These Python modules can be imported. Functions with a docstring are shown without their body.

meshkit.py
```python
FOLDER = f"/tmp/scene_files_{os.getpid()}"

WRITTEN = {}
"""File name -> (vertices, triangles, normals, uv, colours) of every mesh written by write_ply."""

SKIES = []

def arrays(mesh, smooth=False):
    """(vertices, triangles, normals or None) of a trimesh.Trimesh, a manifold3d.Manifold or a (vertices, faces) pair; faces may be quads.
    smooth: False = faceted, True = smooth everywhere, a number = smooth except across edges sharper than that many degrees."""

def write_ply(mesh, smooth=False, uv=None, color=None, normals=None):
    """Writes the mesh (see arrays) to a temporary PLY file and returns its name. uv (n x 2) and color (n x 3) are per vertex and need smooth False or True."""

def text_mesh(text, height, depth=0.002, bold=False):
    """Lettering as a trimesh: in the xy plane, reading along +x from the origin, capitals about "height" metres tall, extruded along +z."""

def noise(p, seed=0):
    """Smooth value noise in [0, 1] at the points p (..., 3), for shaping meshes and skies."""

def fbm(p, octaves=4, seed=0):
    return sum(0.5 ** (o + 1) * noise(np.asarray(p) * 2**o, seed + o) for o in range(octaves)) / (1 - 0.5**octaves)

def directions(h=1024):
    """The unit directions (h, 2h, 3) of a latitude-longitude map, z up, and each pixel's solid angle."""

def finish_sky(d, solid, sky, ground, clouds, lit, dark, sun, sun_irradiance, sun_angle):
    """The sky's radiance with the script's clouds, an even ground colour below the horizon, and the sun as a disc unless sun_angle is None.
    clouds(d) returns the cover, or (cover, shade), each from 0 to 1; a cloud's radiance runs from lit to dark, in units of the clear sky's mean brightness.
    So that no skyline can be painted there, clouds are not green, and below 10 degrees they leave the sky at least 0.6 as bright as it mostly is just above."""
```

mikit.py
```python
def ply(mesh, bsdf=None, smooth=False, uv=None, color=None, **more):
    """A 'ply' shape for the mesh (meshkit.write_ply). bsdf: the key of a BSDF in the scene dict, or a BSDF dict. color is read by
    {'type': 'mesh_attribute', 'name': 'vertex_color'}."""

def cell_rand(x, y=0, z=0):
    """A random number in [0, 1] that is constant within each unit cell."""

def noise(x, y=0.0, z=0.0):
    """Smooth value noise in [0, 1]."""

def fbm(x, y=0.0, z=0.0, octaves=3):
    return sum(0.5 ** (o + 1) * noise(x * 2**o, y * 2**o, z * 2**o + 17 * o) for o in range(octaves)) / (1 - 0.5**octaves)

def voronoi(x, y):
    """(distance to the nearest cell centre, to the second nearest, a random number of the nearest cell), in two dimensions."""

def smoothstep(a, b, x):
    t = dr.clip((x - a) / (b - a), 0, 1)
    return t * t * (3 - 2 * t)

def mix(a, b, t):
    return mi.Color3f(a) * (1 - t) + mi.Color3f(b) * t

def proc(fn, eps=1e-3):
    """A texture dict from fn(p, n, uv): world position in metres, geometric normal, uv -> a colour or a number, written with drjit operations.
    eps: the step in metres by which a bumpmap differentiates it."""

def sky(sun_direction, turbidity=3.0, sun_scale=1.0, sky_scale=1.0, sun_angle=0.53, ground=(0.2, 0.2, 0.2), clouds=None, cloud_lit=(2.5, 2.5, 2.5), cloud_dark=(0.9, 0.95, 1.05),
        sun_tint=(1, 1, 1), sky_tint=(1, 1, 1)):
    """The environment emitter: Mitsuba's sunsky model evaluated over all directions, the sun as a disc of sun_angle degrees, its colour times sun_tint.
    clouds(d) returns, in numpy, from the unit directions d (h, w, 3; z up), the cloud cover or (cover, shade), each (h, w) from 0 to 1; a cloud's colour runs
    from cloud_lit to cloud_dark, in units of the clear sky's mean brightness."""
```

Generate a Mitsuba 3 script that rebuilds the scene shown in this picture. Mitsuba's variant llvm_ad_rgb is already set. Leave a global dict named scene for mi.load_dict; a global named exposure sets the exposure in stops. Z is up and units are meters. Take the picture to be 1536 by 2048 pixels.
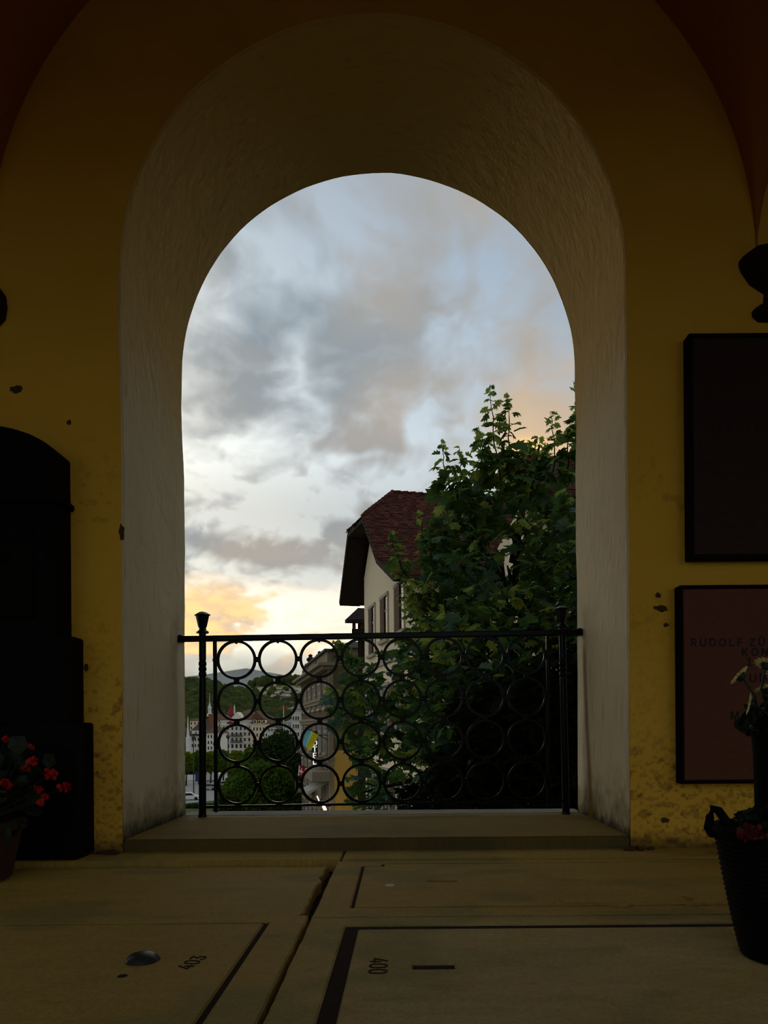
import math, random
import numpy as np, trimesh, shapely, drjit as dr, mitsuba as mi
import shapely.geometry as sg
from shapely import affinity
import manifold3d as m3
import mikit, meshkit
from mikit import noise, fbm, smoothstep, mix, voronoi

T = mi.ScalarTransform4f
rng = np.random.default_rng(7)
random.seed(7)
scene, labels = {}, {}

# ------------------------------------------------------------------ camera
CAM_Z, F, VX, VY, ROLL = 0.53, 1420.0, 800.0, 1455.0, math.radians(0.45)
scene['camera'] = {
    'type': 'perspective', 'fov': math.degrees(2 * math.atan(768 / F)), 'fov_axis': 'x', 'near_clip': 0.05, 'far_clip': 20000.0,
    'principal_point_offset_x': -(VX - 768) / 1536, 'principal_point_offset_y': -(VY - 1024) / 2048,
    'to_world': T().look_at(origin=[0, 0, CAM_Z], target=[0, 1, CAM_Z], up=[math.sin(ROLL), 0, math.cos(ROLL)])}


def P(px, py, Z):
    """The place at depth Z metres that the photograph shows at (px, py)."""
    a, b = px - VX, VY - py
    return np.array([(a * math.cos(ROLL) + b * math.sin(ROLL)) / F * Z, Z, CAM_Z + (-a * math.sin(ROLL) + b * math.cos(ROLL)) / F * Z])


# ------------------------------------------------------------------ sky (evening, the sun hidden behind the cloud deck)
exposure = 2.22


def clouds(d):
    az = np.degrees(np.arctan2(d[..., 0], d[..., 1])); el = np.degrees(np.arcsin(np.clip(d[..., 2], -1, 1)))
    q = d / (d[..., 2:3] + 0.22)  # a flat deck: its features shrink towards the horizon
    P = np.stack([q[..., 0], q[..., 1] * 0.9, 0 * el], -1)
    F = lambda p, o, sd: meshkit.fbm(p, o, sd) - 0.5
    w1, w2 = F(P * 3 + 5, 4, 3), F(P * 3 + 9, 4, 8)
    warp = np.stack([w1, w2, 0 * el], -1)
    n1 = F(P * 3.2 + warp * 0.9 + 3.3, 5, 11)
    n2 = F(P * 8 + warp * 2.0 + 1.7, 5, 23)
    n5 = F(P * 22 + warp * 5.0 + n2[..., None] * 2.5 + 4.1, 4, 57)
    n3 = F(np.stack([az * 0.17, el * 0.5, 0 * el], -1) + warp * 1.8, 5, 31)
    n4 = F(np.stack([az * 0.5, el * 0.16, 0 * el], -1) + warp * 2.5 + 7, 4, 41)  # hanging streaks
    wa, we = az + w1 * 12 + n2 * 4, el + w2 * 9 + n2 * 3
    blob = lambda a, e, ra, re: np.exp(-((wa - a) / ra) ** 2 - ((we - e) / re) ** 2)
    s = lambda a, b, x: (lambda t: t * t * (3 - 2 * t))(np.clip((x - a) / (b - a), 0, 1))
    light = (0.55 * blob(-1.6, 37.5, 6, 2.5) + 0.8 * blob(-10.2, 25.5, 0.9, 3.5) + 0.6 * blob(-14.5, 21.5, 3, 2.2) + 0.6 * blob(-6.8, 31, 1.6, 1) + 1.0 * blob(2.4, 31, 1.6, 1.5)
             + 0.75 * blob(7, 32, 3, 2.5) + 0.9 * blob(0, 25.6, 1.4, 1.8) + 0.8 * blob(-5.5, 21.6, 4, 1.0) + 0.45 * blob(-5, 18.5, 6, 2.0) + 0.5 * blob(2, 18.5, 6, 3) + 0.3 * blob(4, 27, 4, 3)
             + 0.45 * blob(-9, 33.5, 5, 2.4) + 0.3 * blob(-13.5, 33, 3, 3) - 0.4 * blob(-3, 27.2, 3.5, 2.6) - 0.4 * blob(-12.7, 28.5, 3, 2.5) - 0.35 * blob(6.5, 35.5, 3, 2.2) - 0.35 * blob(-1.5, 22.4, 2.2, 1.1) - 0.3 * blob(-6, 24, 2, 2) - 1.0 * blob(-10, 14.2, 10, 2.3))
    light = np.clip(0.36 + 0.72 * light + 1.15 * n1 + 1.15 * n2 + 1.0 * n5 + 0.45 * n4, 0, 1)
    cover = 1 - 0.80 * light ** 1.3
    cover = np.maximum(cover, 0.62 * s(24, 16, el))  # the clear sky is very bright low down: keep it veiled
    warm = np.clip(0.07 + 0.25 * n1 + 0.06 * blob(-3, 27, 5, 4) + 0.06 * blob(7, 35, 5, 4) + 0.06 * blob(-11, 14, 9, 2.4) - 0.09 * blob(-13, 31, 6, 6), 0, 0.15)
    # evening glow under the deck, low over the lake, and one fire-lit edge to the right
    west = np.exp(-((az + 25) / 30) ** 2)
    low = s(12.4, 10.0, el + n3 * 4 + n2 * 2) * west
    cloudy = s(-0.08, 0.10, n3 + 0.25 * n2 + 0.25 * n5 + 0.12 * blob(-14, 10.2, 5, 1.6) + 0.10 * blob(-12, 7.4, 6, .9) - 0.16 * blob(-6, 9.6, 4, 1.3) - 0.12 * blob(-6, 6.6, 7, .45) + 0.06 * blob(-3, 8, 5, 0.8))
    fire = np.clip(0.62 + 1.6 * n3 + 1.5 * n2 + 1.0 * n5 + 0.22 * blob(-13, 9.8, 4, 0.9) - 0.22 * blob(-10, 8, 5, 0.6) - 0.2 * blob(-4, 8, 4, .8), 0.22, 0.92)
    cover = cover * (1 - low) + low * (0.40 + 0.55 * cloudy)
    warm = warm * (1 - low) + low * (0.55 * (1 - cloudy) + fire * cloudy)
    hz = s(6.7, 5.3, el + n3 * 2.6 + n2) * west
    cover = cover * (1 - hz) + hz * (0.80 + 0.25 * n3); warm = warm * (1 - hz) + hz * np.clip(0.01 + 0.2 * n3, 0, 1)
    east = blob(14, 23.5, 7, 5)
    cover = np.maximum(cover, np.clip(1.5 * east, 0, 1) * 0.97)
    warm = warm + 0.30 * east + 0.55 * blob(11.8, 22.0, 3.0, 1.2)
    return np.clip(cover, 0, 1), np.clip(1 - warm, 0, 1)



scene['sky'] = mikit.sky((-0.53, 0.85, 0.404), turbidity=2.5, sun_scale=0.0, sky_scale=1.5, sky_tint=(1.25, 1.05, 0.88), ground=(0.12, 0.11, 0.08), clouds=clouds,
                         cloud_lit=(3.0, 1.72, 0.52), cloud_dark=(0.60, 0.72, 0.80))


# ------------------------------------------------------------------ helpers
def numbered(key):
    if key not in scene and key not in labels:
        return key
    for i in range(1, 9999):
        k = f'{key}_{i:03d}'
        if k not in scene and k not in labels:
            return k


def add(name, mesh, bsdf, parent=None, smooth=False, **more):
    key = numbered(f'{parent}__{name}' if parent else name)
    scene[key] = mikit.ply(mesh, bsdf, smooth=smooth, **more)
    return key


def put(name, shape, parent, to_world=None):
    key = numbered(f'{parent}__{name}' if parent else name)
    scene[key] = dict(shape) if to_world is None else {**shape, 'to_world': to_world}
    return key


def tag(key, label=None, category=None, group=None, kind=None):
    d = {}
    for k, v in (('label', label), ('category', category), ('group', group), ('kind', kind)):
        if v:
            d[k] = v
    labels[key] = d
    return key


def thing(name, label, category, group=None, kind=None):
    return tag(numbered(name), label, category, group, kind)


def box(x0, x1, y0, y1, z0, z1):
    m = trimesh.creation.box((x1 - x0, y1 - y0, z1 - z0))
    m.apply_translation(((x0 + x1) / 2, (y0 + y1) / 2, (z0 + z1) / 2))
    return m


def rbox(x0, x1, y0, y1, z0, z1, c=0.004):
    """A box with chamfered edges."""
    v = []
    for sx in (0, 1):
        for sy in (0, 1):
            for sz in (0, 1):
                p = np.array([(x0, x1)[sx], (y0, y1)[sy], (z0, z1)[sz]], float)
                s = np.array([1 - 2 * sx, 1 - 2 * sy, 1 - 2 * sz]) * c
                v += [p + s * (0, 1, 1), p + s * (1, 0, 1), p + s * (1, 1, 0)]
    return trimesh.convex.convex_hull(np.array(v))


def cat(*ms):
    ms = [m for g in ms for m in (g if isinstance(g, (list, tuple)) else [g])]
    return trimesh.util.concatenate(ms)


def bar(a, b, w, h=None, up=(0, 0, 1)):
    """A square bar from a to b, w wide and h high."""
    a, b = np.asarray(a, float), np.asarray(b, float)
    d = b - a
    L = np.linalg.norm(d)
    z = d / L
    x = np.cross(up, z)
    if np.linalg.norm(x) < 1e-6:
        x = np.cross((0, 1, 0), z)
    x /= np.linalg.norm(x)
    y = np.cross(z, x)
    m = trimesh.creation.box((w, h or w, L))
    M = np.eye(4)
    M[:3, 0], M[:3, 1], M[:3, 2], M[:3, 3] = x, y, z, (a + b) / 2
    return m.apply_transform(M)


def tube(pts, r, sides=8):
    pts = np.asarray(pts, float)
    r = np.broadcast_to(r, (len(pts),))
    t = np.gradient(pts, axis=0)
    t /= np.linalg.norm(t, axis=1, keepdims=True) + 1e-12
    a = np.cross(t, np.where(np.abs(t[:, 2:]) < 0.9, [0, 0, 1.0], [1.0, 0, 0]))
    a /= np.linalg.norm(a, axis=1, keepdims=True) + 1e-12
    b = np.cross(t, a)
    th = np.arange(sides) * 2 * np.pi / sides
    v = pts[:, None] + r[:, None, None] * (np.cos(th)[None, :, None] * a[:, None] + np.sin(th)[None, :, None] * b[:, None])
    n = len(pts)
    f = []
    for i in range(n - 1):
        for j in range(sides):
            k = (j + 1) % sides
            f += [[i * sides + j, i * sides + k, (i + 1) * sides + k], [i * sides + j, (i + 1) * sides + k, (i + 1) * sides + j]]
    v = np.vstack([v.reshape(-1, 3), pts[:1], pts[-1:]])
    for j in range(sides):
        k = (j + 1) % sides
        f += [[n * sides, k, j], [n * sides + 1, (n - 1) * sides + j, (n - 1) * sides + k]]
    return trimesh.Trimesh(v, f, process=False)


def lathe(profile, sides=32, center=(0, 0, 0)):
    m = trimesh.creation.revolve(np.array(profile, float), sections=sides)
    m.apply_translation(center)
    return m


def prism(poly, h, z=0.0):
    """A polygon in xy extruded by h from z."""
    polys = getattr(poly, 'geoms', [poly])
    m = cat([trimesh.creation.extrude_polygon(g, h, engine='earcut') for g in polys])
    m.apply_translation((0, 0, z))
    return m


def hull(pts):
    return trimesh.convex.convex_hull(np.asarray(pts, float))


def rot(axis, deg, point=(0, 0, 0)):
    return trimesh.transformations.rotation_matrix(math.radians(deg), axis, point)


def mat(M):
    return T(np.asarray(M, float).tolist())


# ------------------------------------------------------------------ materials
def diffuse(c, rough=0.85, spec=0.25):
    return {'type': 'twosided', 'bsdf': {'type': 'principled', 'base_color': {'type': 'rgb', 'value': list(c)}, 'roughness': rough, 'specular': spec}}


def textured(fn, rough=0.9, bump=None, scale=0.002, spec=0.2, eps=1e-3):
    b = {'type': 'principled', 'base_color': mikit.proc(fn), 'roughness': rough, 'specular': spec}
    if bump is not None:
        b = {'type': 'bumpmap', 'relief': mikit.proc(bump, eps), 'scale': scale, 'bsdf': b}
    return {'type': 'twosided', 'bsdf': b}


def mat_def(name, d):
    scene[name] = d
    return name


def yellow_plaster(p, n, uv):
    a = fbm(p.x * 3, p.y * 3, p.z * 3, 4)
    b = fbm(p.x * 34, p.y * 34, p.z * 26, 4)
    c = mix((0.70, 0.375, 0.032), (0.80, 0.455, 0.055), a)
    patchy = smoothstep(0.50, 0.66, fbm(p.x * 2.6 + 9, p.y, p.z * 1.9, 3))
    c = mix(c, (0.20, 0.07, 0.015), smoothstep(0.58, 0.72, b) * patchy * 0.35 * smoothstep(2.0, 1.2, p.z))
    fine = fbm(p.x * 75, p.y * 75, p.z * 60, 3)
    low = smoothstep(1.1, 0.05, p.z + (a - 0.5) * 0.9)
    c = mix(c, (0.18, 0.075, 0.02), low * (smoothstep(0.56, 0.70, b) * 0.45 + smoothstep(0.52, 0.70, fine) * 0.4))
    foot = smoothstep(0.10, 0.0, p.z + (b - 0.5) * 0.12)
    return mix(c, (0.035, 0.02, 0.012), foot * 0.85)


def plaster_bump(p, n, uv):
    return fbm(p.x * 28, p.y * 28, p.z * 14, 4) + 0.35 * fbm(p.x * 110, p.y * 110, p.z * 70, 2)


def cream_plaster(p, n, uv):
    a = fbm(p.x * 3, p.y * 5, p.z * 2.2, 4)
    b = fbm(p.x * 25, p.y * 25, p.z * 18, 3)
    c = mix((0.62, 0.50, 0.315), (0.74, 0.625, 0.43), a)
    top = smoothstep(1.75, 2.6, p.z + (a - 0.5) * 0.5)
    c = mix(c, (0.58, 0.36, 0.095), top * 0.85)  # bounce light and shade under the crown painted in: browner upwards
    c = mix(c, (0.36, 0.28, 0.14), smoothstep(0.60, 0.80, fbm(p.x * 14, p.y * 60, p.z * 5, 3)) * 0.45)
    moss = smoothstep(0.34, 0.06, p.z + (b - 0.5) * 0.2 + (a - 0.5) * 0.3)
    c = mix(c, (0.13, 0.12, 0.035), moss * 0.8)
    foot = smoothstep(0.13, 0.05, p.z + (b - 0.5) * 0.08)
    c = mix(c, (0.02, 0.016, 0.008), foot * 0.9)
    # rust run below the handrail's end in the right-hand jamb
    run = smoothstep(0.07, 0.0, dr.abs(p.y - 3.76 + 0.12 * smoothstep(1.0, 0.1, p.z) + (a - 0.5) * 0.03)) * smoothstep(1.02, 0.9, p.z) * smoothstep(0.5, 0.9, p.x)
    return mix(c, (0.22, 0.09, 0.012), run * 0.8)


def slab_stone(p, n, uv):
    a = fbm(p.x * 2.2, p.y * 2.2, 1.0, 4)
    b = fbm(p.x * 9, p.y * 34, 3.0, 4)
    g = fbm(p.x * 160, p.y * 160, 7.0, 2)
    grey = smoothstep(-0.35, 0.05, p.x) * smoothstep(2.1, 1.85, p.y) * 0.85
    c = mix((0.310, 0.190, 0.032), (0.395, 0.258, 0.052), a * 0.5 + b * 0.5)
    c = mix(c, (0.40, 0.31, 0.14), grey * (0.6 + 0.8 * (b - 0.5)))
    c = mix(c, (0.20, 0.165, 0.04), smoothstep(0.55, 0.75, fbm(p.x * 3 + 4, p.y * 5, 2.0, 3)) * 0.6)
    c = mix(c, c * mi.Color3f(0.66, 0.68, 0.74), smoothstep(3.02, 3.06, p.y))  # the sill is a darker, greyer stone
    c = mix(c, c * 0.35, smoothstep(-0.5, -0.8, n.y) * smoothstep(2.9, 3.0, p.y))  # the riser of the sill is darker
    return c * (0.86 + 0.28 * g)


def slab_bump(p, n, uv):
    return fbm(p.x * 26, p.y * 40, p.z * 20, 4)


mat_def('m_yellow', textured(yellow_plaster, 0.92, plaster_bump, 0.006))
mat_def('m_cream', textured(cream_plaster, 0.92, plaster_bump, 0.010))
mat_def('m_slab', textured(slab_stone, 0.75, slab_bump, 0.006, 0.3))
mat_def('m_bed', diffuse((0.022, 0.010, 0.005), 0.95))
mat_def('m_mark', diffuse((0.018, 0.009, 0.005), 0.9))
mat_def('m_pier', diffuse((0.22, 0.14, 0.06), 0.9))
mat_def('m_vault', diffuse((0.36, 0.12, 0.018), 0.92))
mat_def('m_corbel', diffuse((0.022, 0.011, 0.006), 0.9))
mat_def('m_iron', {'type': 'twosided', 'bsdf': {'type': 'principled', 'base_color': {'type': 'rgb', 'value': [0.006, 0.006, 0.0065]}, 'roughness': 0.2, 'specular': 0.10}})
mat_def('m_steel', {'type': 'twosided', 'bsdf': {'type': 'principled', 'base_color': {'type': 'rgb', 'value': [0.035, 0.034, 0.033]}, 'roughness': 0.34, 'specular': 0.4, 'metallic': 0.2}})

# ------------------------------------------------------------------ the arcade: wall with arches, vault, open side behind the camera
YI, YO, YB, YB2 = 3.03, 3.89, -0.85, -1.30        # front wall inside and outside, back (open) side inside and outside
CX, BAY, RA, SPRING = -0.103, 3.28, 1.077, 2.494
XL, XR = CX - 2.5 * BAY, CX + 2.5 * BAY
WALL_TOP = 5.6


def arch_line(cx, r, spring, bottom, n=64, wob=0.0, seed=0):
    """Points of an arch opening, from its lower right foot over the crown to its lower left foot."""
    jam = np.linspace(bottom, spring, 26)[:-1]
    th = np.linspace(0, np.pi, n)
    pts = [(cx + r, z) for z in jam] + [(cx + r * math.cos(t), spring + r * math.sin(t)) for t in th] + [(cx - r, z) for z in jam[::-1]]
    pts = np.array(pts)
    if wob:
        k = meshkit.fbm(np.c_[pts * 2.6, np.full(len(pts), seed)], 4, 5) - 0.5
        c = np.array([cx, 1.6])
        o = pts - c
        pts = pts + o / np.linalg.norm(o, axis=1, keepdims=True) * (k * wob)[:, None]
    return pts


def upright(m):
    """xy polygon prism -> xz, its extrusion running to +y."""
    m = m.copy()
    m.apply_transform(np.array([[1, 0, 0, 0], [0, 0, 1, 0], [0, 1, 0, 0], [0, 0, 0, 1.0]]))
    m.invert()
    return m


lines = [arch_line(CX + k * BAY, RA, SPRING, 0.0, wob=0.018 if k == 0 else 0.015, seed=k + 3) for k in range(-2, 3)]
wall_poly = sg.box(XL, -0.05, XR, WALL_TOP)
for ln in lines:
    wall_poly = wall_poly.difference(sg.Polygon(np.vstack([ln, [[ln[-1][0], -0.2], [ln[0][0], -0.2]]])))
wall = upright(prism(wall_poly, YO - YI - 0.012)).apply_translation((0, YI + 0.012, 0))
inner = np.abs(wall.face_normals[:, 1]) > 0.9
ends = (np.abs(wall.face_normals[:, 0]) > 0.9) & ((wall.triangles_center[:, 0] < XL + .01) | (wall.triangles_center[:, 0] > XR - .01))
keep = inner | ends | (wall.triangles_center[:, 2] > WALL_TOP - 0.01)
wall.update_faces(keep)
front = upright(prism(wall_poly.buffer(-0.006, join_style=1), 0.0122)).apply_translation((0, YI, 0))   # a slightly rounded arris
add('wall_front', cat(wall, front), 'm_yellow')
tag('wall_front', 'yellow plastered arcade wall pierced by a tall round arch', kind='structure')
for k, ln in zip(range(-2, 3), lines):
    steps = np.array([-0.006, 0.0, 0.004, 0.02, 0.1, 0.2, 0.3, 0.4, 0.5, 0.6, 0.7, 0.8, 0.86])
    if k:
        steps = steps[[1, 3, 6, 12]]
    c = np.array([CX + k * BAY, 1.6])
    rows = []
    for j, s in enumerate(steps):
        out = ln - c
        out /= np.linalg.norm(out, axis=1, keepdims=True)
        d = meshkit.fbm(np.c_[ln * 2.3, np.full(len(ln), s * 4 + k)], 4, 9) - 0.5
        amt = d * 0.02 * np.clip(s * 20, 0, 1)
        amt = amt + (0.0062 if s < 0 else 0.004 if s == 0 else 0.001 if s < 0.01 else 0)
        q = ln + out * amt[:, None]
        rows.append(np.c_[q[:, 0], np.full(len(q), YI + 0.006 + s), q[:, 1]])
    v = np.vstack(rows)
    n = len(ln)
    f = []
    for j in range(len(steps) - 1):
        for i in range(n - 1):
            a, b, c2, d2 = j * n + i, j * n + i + 1, (j + 1) * n + i + 1, (j + 1) * n + i
            f += [[a, d2, c2], [a, c2, b]]
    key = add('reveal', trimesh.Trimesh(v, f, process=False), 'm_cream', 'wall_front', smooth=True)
tag('wall_front__reveal_002', 'pale limewashed reveal of the middle arch')

# groin vault over the five bays
RV, YM, RY, VS = BAY / 2, (YI + YB) / 2, (YI - YB) / 2, 2.5
ang = np.linspace(-np.pi / 2, np.pi / 2, 41)
vs_, fs_ = [], []
for k in range(-2, 3):
    A, B = np.meshgrid(ang, ang, indexing='ij')
    z = VS + RV * 1.02 * np.maximum(np.cos(A), np.cos(B) * 1.0)
    v = np.stack([CX + k * BAY + RV * np.sin(A), YM + RY * np.sin(B), z], -1).reshape(-1, 3)
    f = []
    N = len(ang)
    for i in range(N - 1):
        for j in range(N - 1):
            a, b, c, d = i * N + j, (i + 1) * N + j, (i + 1) * N + j + 1, i * N + j + 1
            if (i < (N - 1) // 2) == (j < (N - 1) // 2):
                f += [[a, c, b], [a, d, c]]
            else:
                f += [[a, d, b], [b, d, c]]
    vs_.append(v)
    fs_.append(np.array(f) + len(v) * (k + 2))
add('ceiling', trimesh.Trimesh(np.vstack(vs_), np.vstack(fs_), process=True), 'm_vault', smooth=25)
tag('ceiling', 'plastered groin vault over the arcade, lost in shadow', kind='structure')
ym, ex = (YB2 + YO) / 2, 1.7  # unseen roof, its eaves deepened to block skylight on the tree outside
add('roof_deck', hull([(x, y, z) for x in (XL - 0.5, XR + 0.5) for y, z in ((YB2 - ex, WALL_TOP - 0.55), (YB2 - ex, WALL_TOP - 0.40), (YO + ex, WALL_TOP - 0.55), (YO + ex, WALL_TOP - 0.40), (ym, WALL_TOP + 2.0))]).difference(hull([(x, y, z) for x in (XL - 0.6, XR + 0.6) for y, z in ((YB2 - ex - 0.1, WALL_TOP - 0.72), (YO + ex + 0.1, WALL_TOP - 0.72), (ym, WALL_TOP + 1.75))])), 'm_pier', 'ceiling')

# ribs along the groins spring from moulded corbels at every pier
for k in range(-1, 3):
    x0 = CX + (k - 0.5) * BAY
    if abs(x0) > 3.5:
        continue
    if k == 1:
        x0, z0 = 1.578, VS + 0.03
        pr = [(0.0, -0.285), (0.04, -0.283), (0.064, -0.262), (0.066, -0.24), (0.05, -0.222), (0.018, -0.212), (0.014, -0.165), (0.03, -0.155), (0.075, -0.125), (0.112, -0.07), (0.12, -0.045), (0.12, -0.025), (0.10, 0.0), (0.0, 0.0)]
    else:
        z0 = VS - 0.08
        pr = [(0.0, -0.32), (0.03, -0.315), (0.047, -0.29), (0.047, -0.265), (0.03, -0.24), (0.016, -0.23), (0.016, -0.185), (0.04, -0.175), (0.075, -0.14), (0.083, -0.09), (0.078, -0.04), (0.05, 0.0), (0.0, 0.0)]
    m = lathe(pr, 8 if k == 1 else 24, (x0, YI + 0.005, z0))
    add('corbel', m, 'm_corbel', 'ceiling', smooth=35)
# the open side: slender piers and round arches to the courtyard
bp = sg.box(XL, -0.05, XR, WALL_TOP)
for k in range(-2, 3):
    ln = arch_line(CX + k * BAY, 1.50, 1.9, 0.0, n=32)
    bp = bp.difference(sg.Polygon(np.vstack([ln, [[ln[-1][0], -0.2], [ln[0][0], -0.2]]])))
add('wall_back', upright(prism(bp, YB - YB2)).apply_translation((0, YB2, 0)), 'm_pier')
tag('wall_back', 'open arcade side with round arches behind the viewer', kind='structure')
add('wall_left', box(XL - 0.3, XL, YB2, YO, -0.05, WALL_TOP), 'm_pier')
tag('wall_left', 'plastered end wall of the arcade', kind='structure')
add('wall_right', box(XR, XR + 0.3, YB2, YO, -0.05, WALL_TOP), 'm_pier')
tag('wall_right', 'plastered end wall of the arcade', kind='structure')

# ------------------------------------------------------------------ floor: bed, grave slabs, sill stones
add('floor', box(XL, XR, YB2 - 0.2, YI + 0.3, -0.35, -0.05), 'm_bed')
tag('floor', 'arcade floor of old numbered sandstone grave slabs', kind='structure')


def fl(px, py):
    """The floor's place seen at (px, py)."""
    a, b = px - VX, VY - py
    w = -a * math.sin(ROLL) + b * math.cos(ROLL)
    Z = -CAM_Z * F / w
    return P(px, py, Z)[:2]


def rough(poly, amp=0.004, step=0.03, seed=0):
    """The polygon with slightly worn edges."""
    ring = np.array(shapely.segmentize(poly.exterior, step).coords)[:-1]
    k = np.stack([meshkit.fbm(np.c_[ring * 14, np.full(len(ring), seed)], 3, 3), meshkit.fbm(np.c_[ring * 14, np.full(len(ring), seed + 7)], 3, 4)], 1) - 0.5
    return sg.Polygon(ring + k * 2 * amp).buffer(0)


def slab(outer, top, groove=None, cuts=(), depth=0.05, gdepth=0.014, seed=0, amp=0.004):
    """A slab with a worn outline; groove: a sunk band (polygon), cuts: sunk holes."""
    outer = rough(outer, amp, seed=seed)
    sunk = shapely.union_all([g for g in ([groove] if groove is not None else []) + list(cuts)]) if (groove is not None or cuts) else None
    parts = [prism(outer, depth - gdepth, top - depth)]
    up = outer.difference(sunk) if sunk is not None else outer
    lo, hi = up.buffer(-0.0004), up.buffer(-0.004, join_style=1)
    parts += [prism(lo, gdepth - 0.003, top - gdepth), prism(hi, 0.003, top - 0.003)]
    return cat(parts)


def band(poly, w):
    return poly.difference(poly.buffer(-w, join_style=2))


DX = -0.258
B_out = sg.box(-2.35, 0.25, DX - 0.005, 2.015)
B_groove = band(sg.box(-2.2, 0.42, -0.362, 1.945), 0.013)
slabB = add('slab', slab(B_out, 0.0, B_groove, seed=1), 'm_slab', 'floor')
tag(slabB, 'broad brown slab numbered 403 with a metal boss')
D_out = sg.box(DX + 0.006, 0.25, 2.3, 1.985)
D_groove = band(sg.Polygon([(-0.150, 1.905), (2.15, 1.905), (2.15, 0.35), (-0.164, 0.35)]), 0.036)
slot = sg.box(*fl(826, 1938), *fl(908, 1927))
slabD = add('slab', slab(D_out, 0.0, D_groove, [slot], gdepth=0.02, seed=2), 'm_slab', 'floor')
tag(slabD, 'pale slab numbered 400 with a wide sunk border')
C_out = sg.box(DX + 0.006, 1.992, 2.3, 2.822)
C_in = sg.box(-0.150, 2.09, 2.15, 2.765)
corner = sg.box(-0.152, 2.71, -0.06, 2.77).difference(sg.Point(-0.06, 2.66).buffer(0.09))
C_groove = band(C_in.difference(sg.box(-0.2, 2.725, -0.075, 2.8)), 0.010)
slot2 = affinity.scale(sg.LineString([fl(862, 1762), fl(908, 1762)]).buffer(0.010), 1, 1)
slabC = add('slab', slab(C_out, 0.0, C_groove, [slot2], gdepth=0.010, seed=3), 'm_slab', 'floor')
tag(slabC, 'brown slab below the sill with a narrow notched border line')
A_out = sg.box(-2.35, 2.035, -0.287, 2.775)
slabA = add('slab', slab(A_out, -0.012, None, seed=4, amp=0.014), 'm_slab', 'floor')
tag(slabA, 'sunken plain slab with a ragged mossy right edge')
for x0, x1 in ((-2.35, -0.243), (-0.236, 1.35), (1.357, 2.6)):
    add('slab', slab(sg.box(x0, 2.832, x1, 3.06), 0.006, None, seed=x0 * 3), 'm_slab', 'floor')
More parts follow.
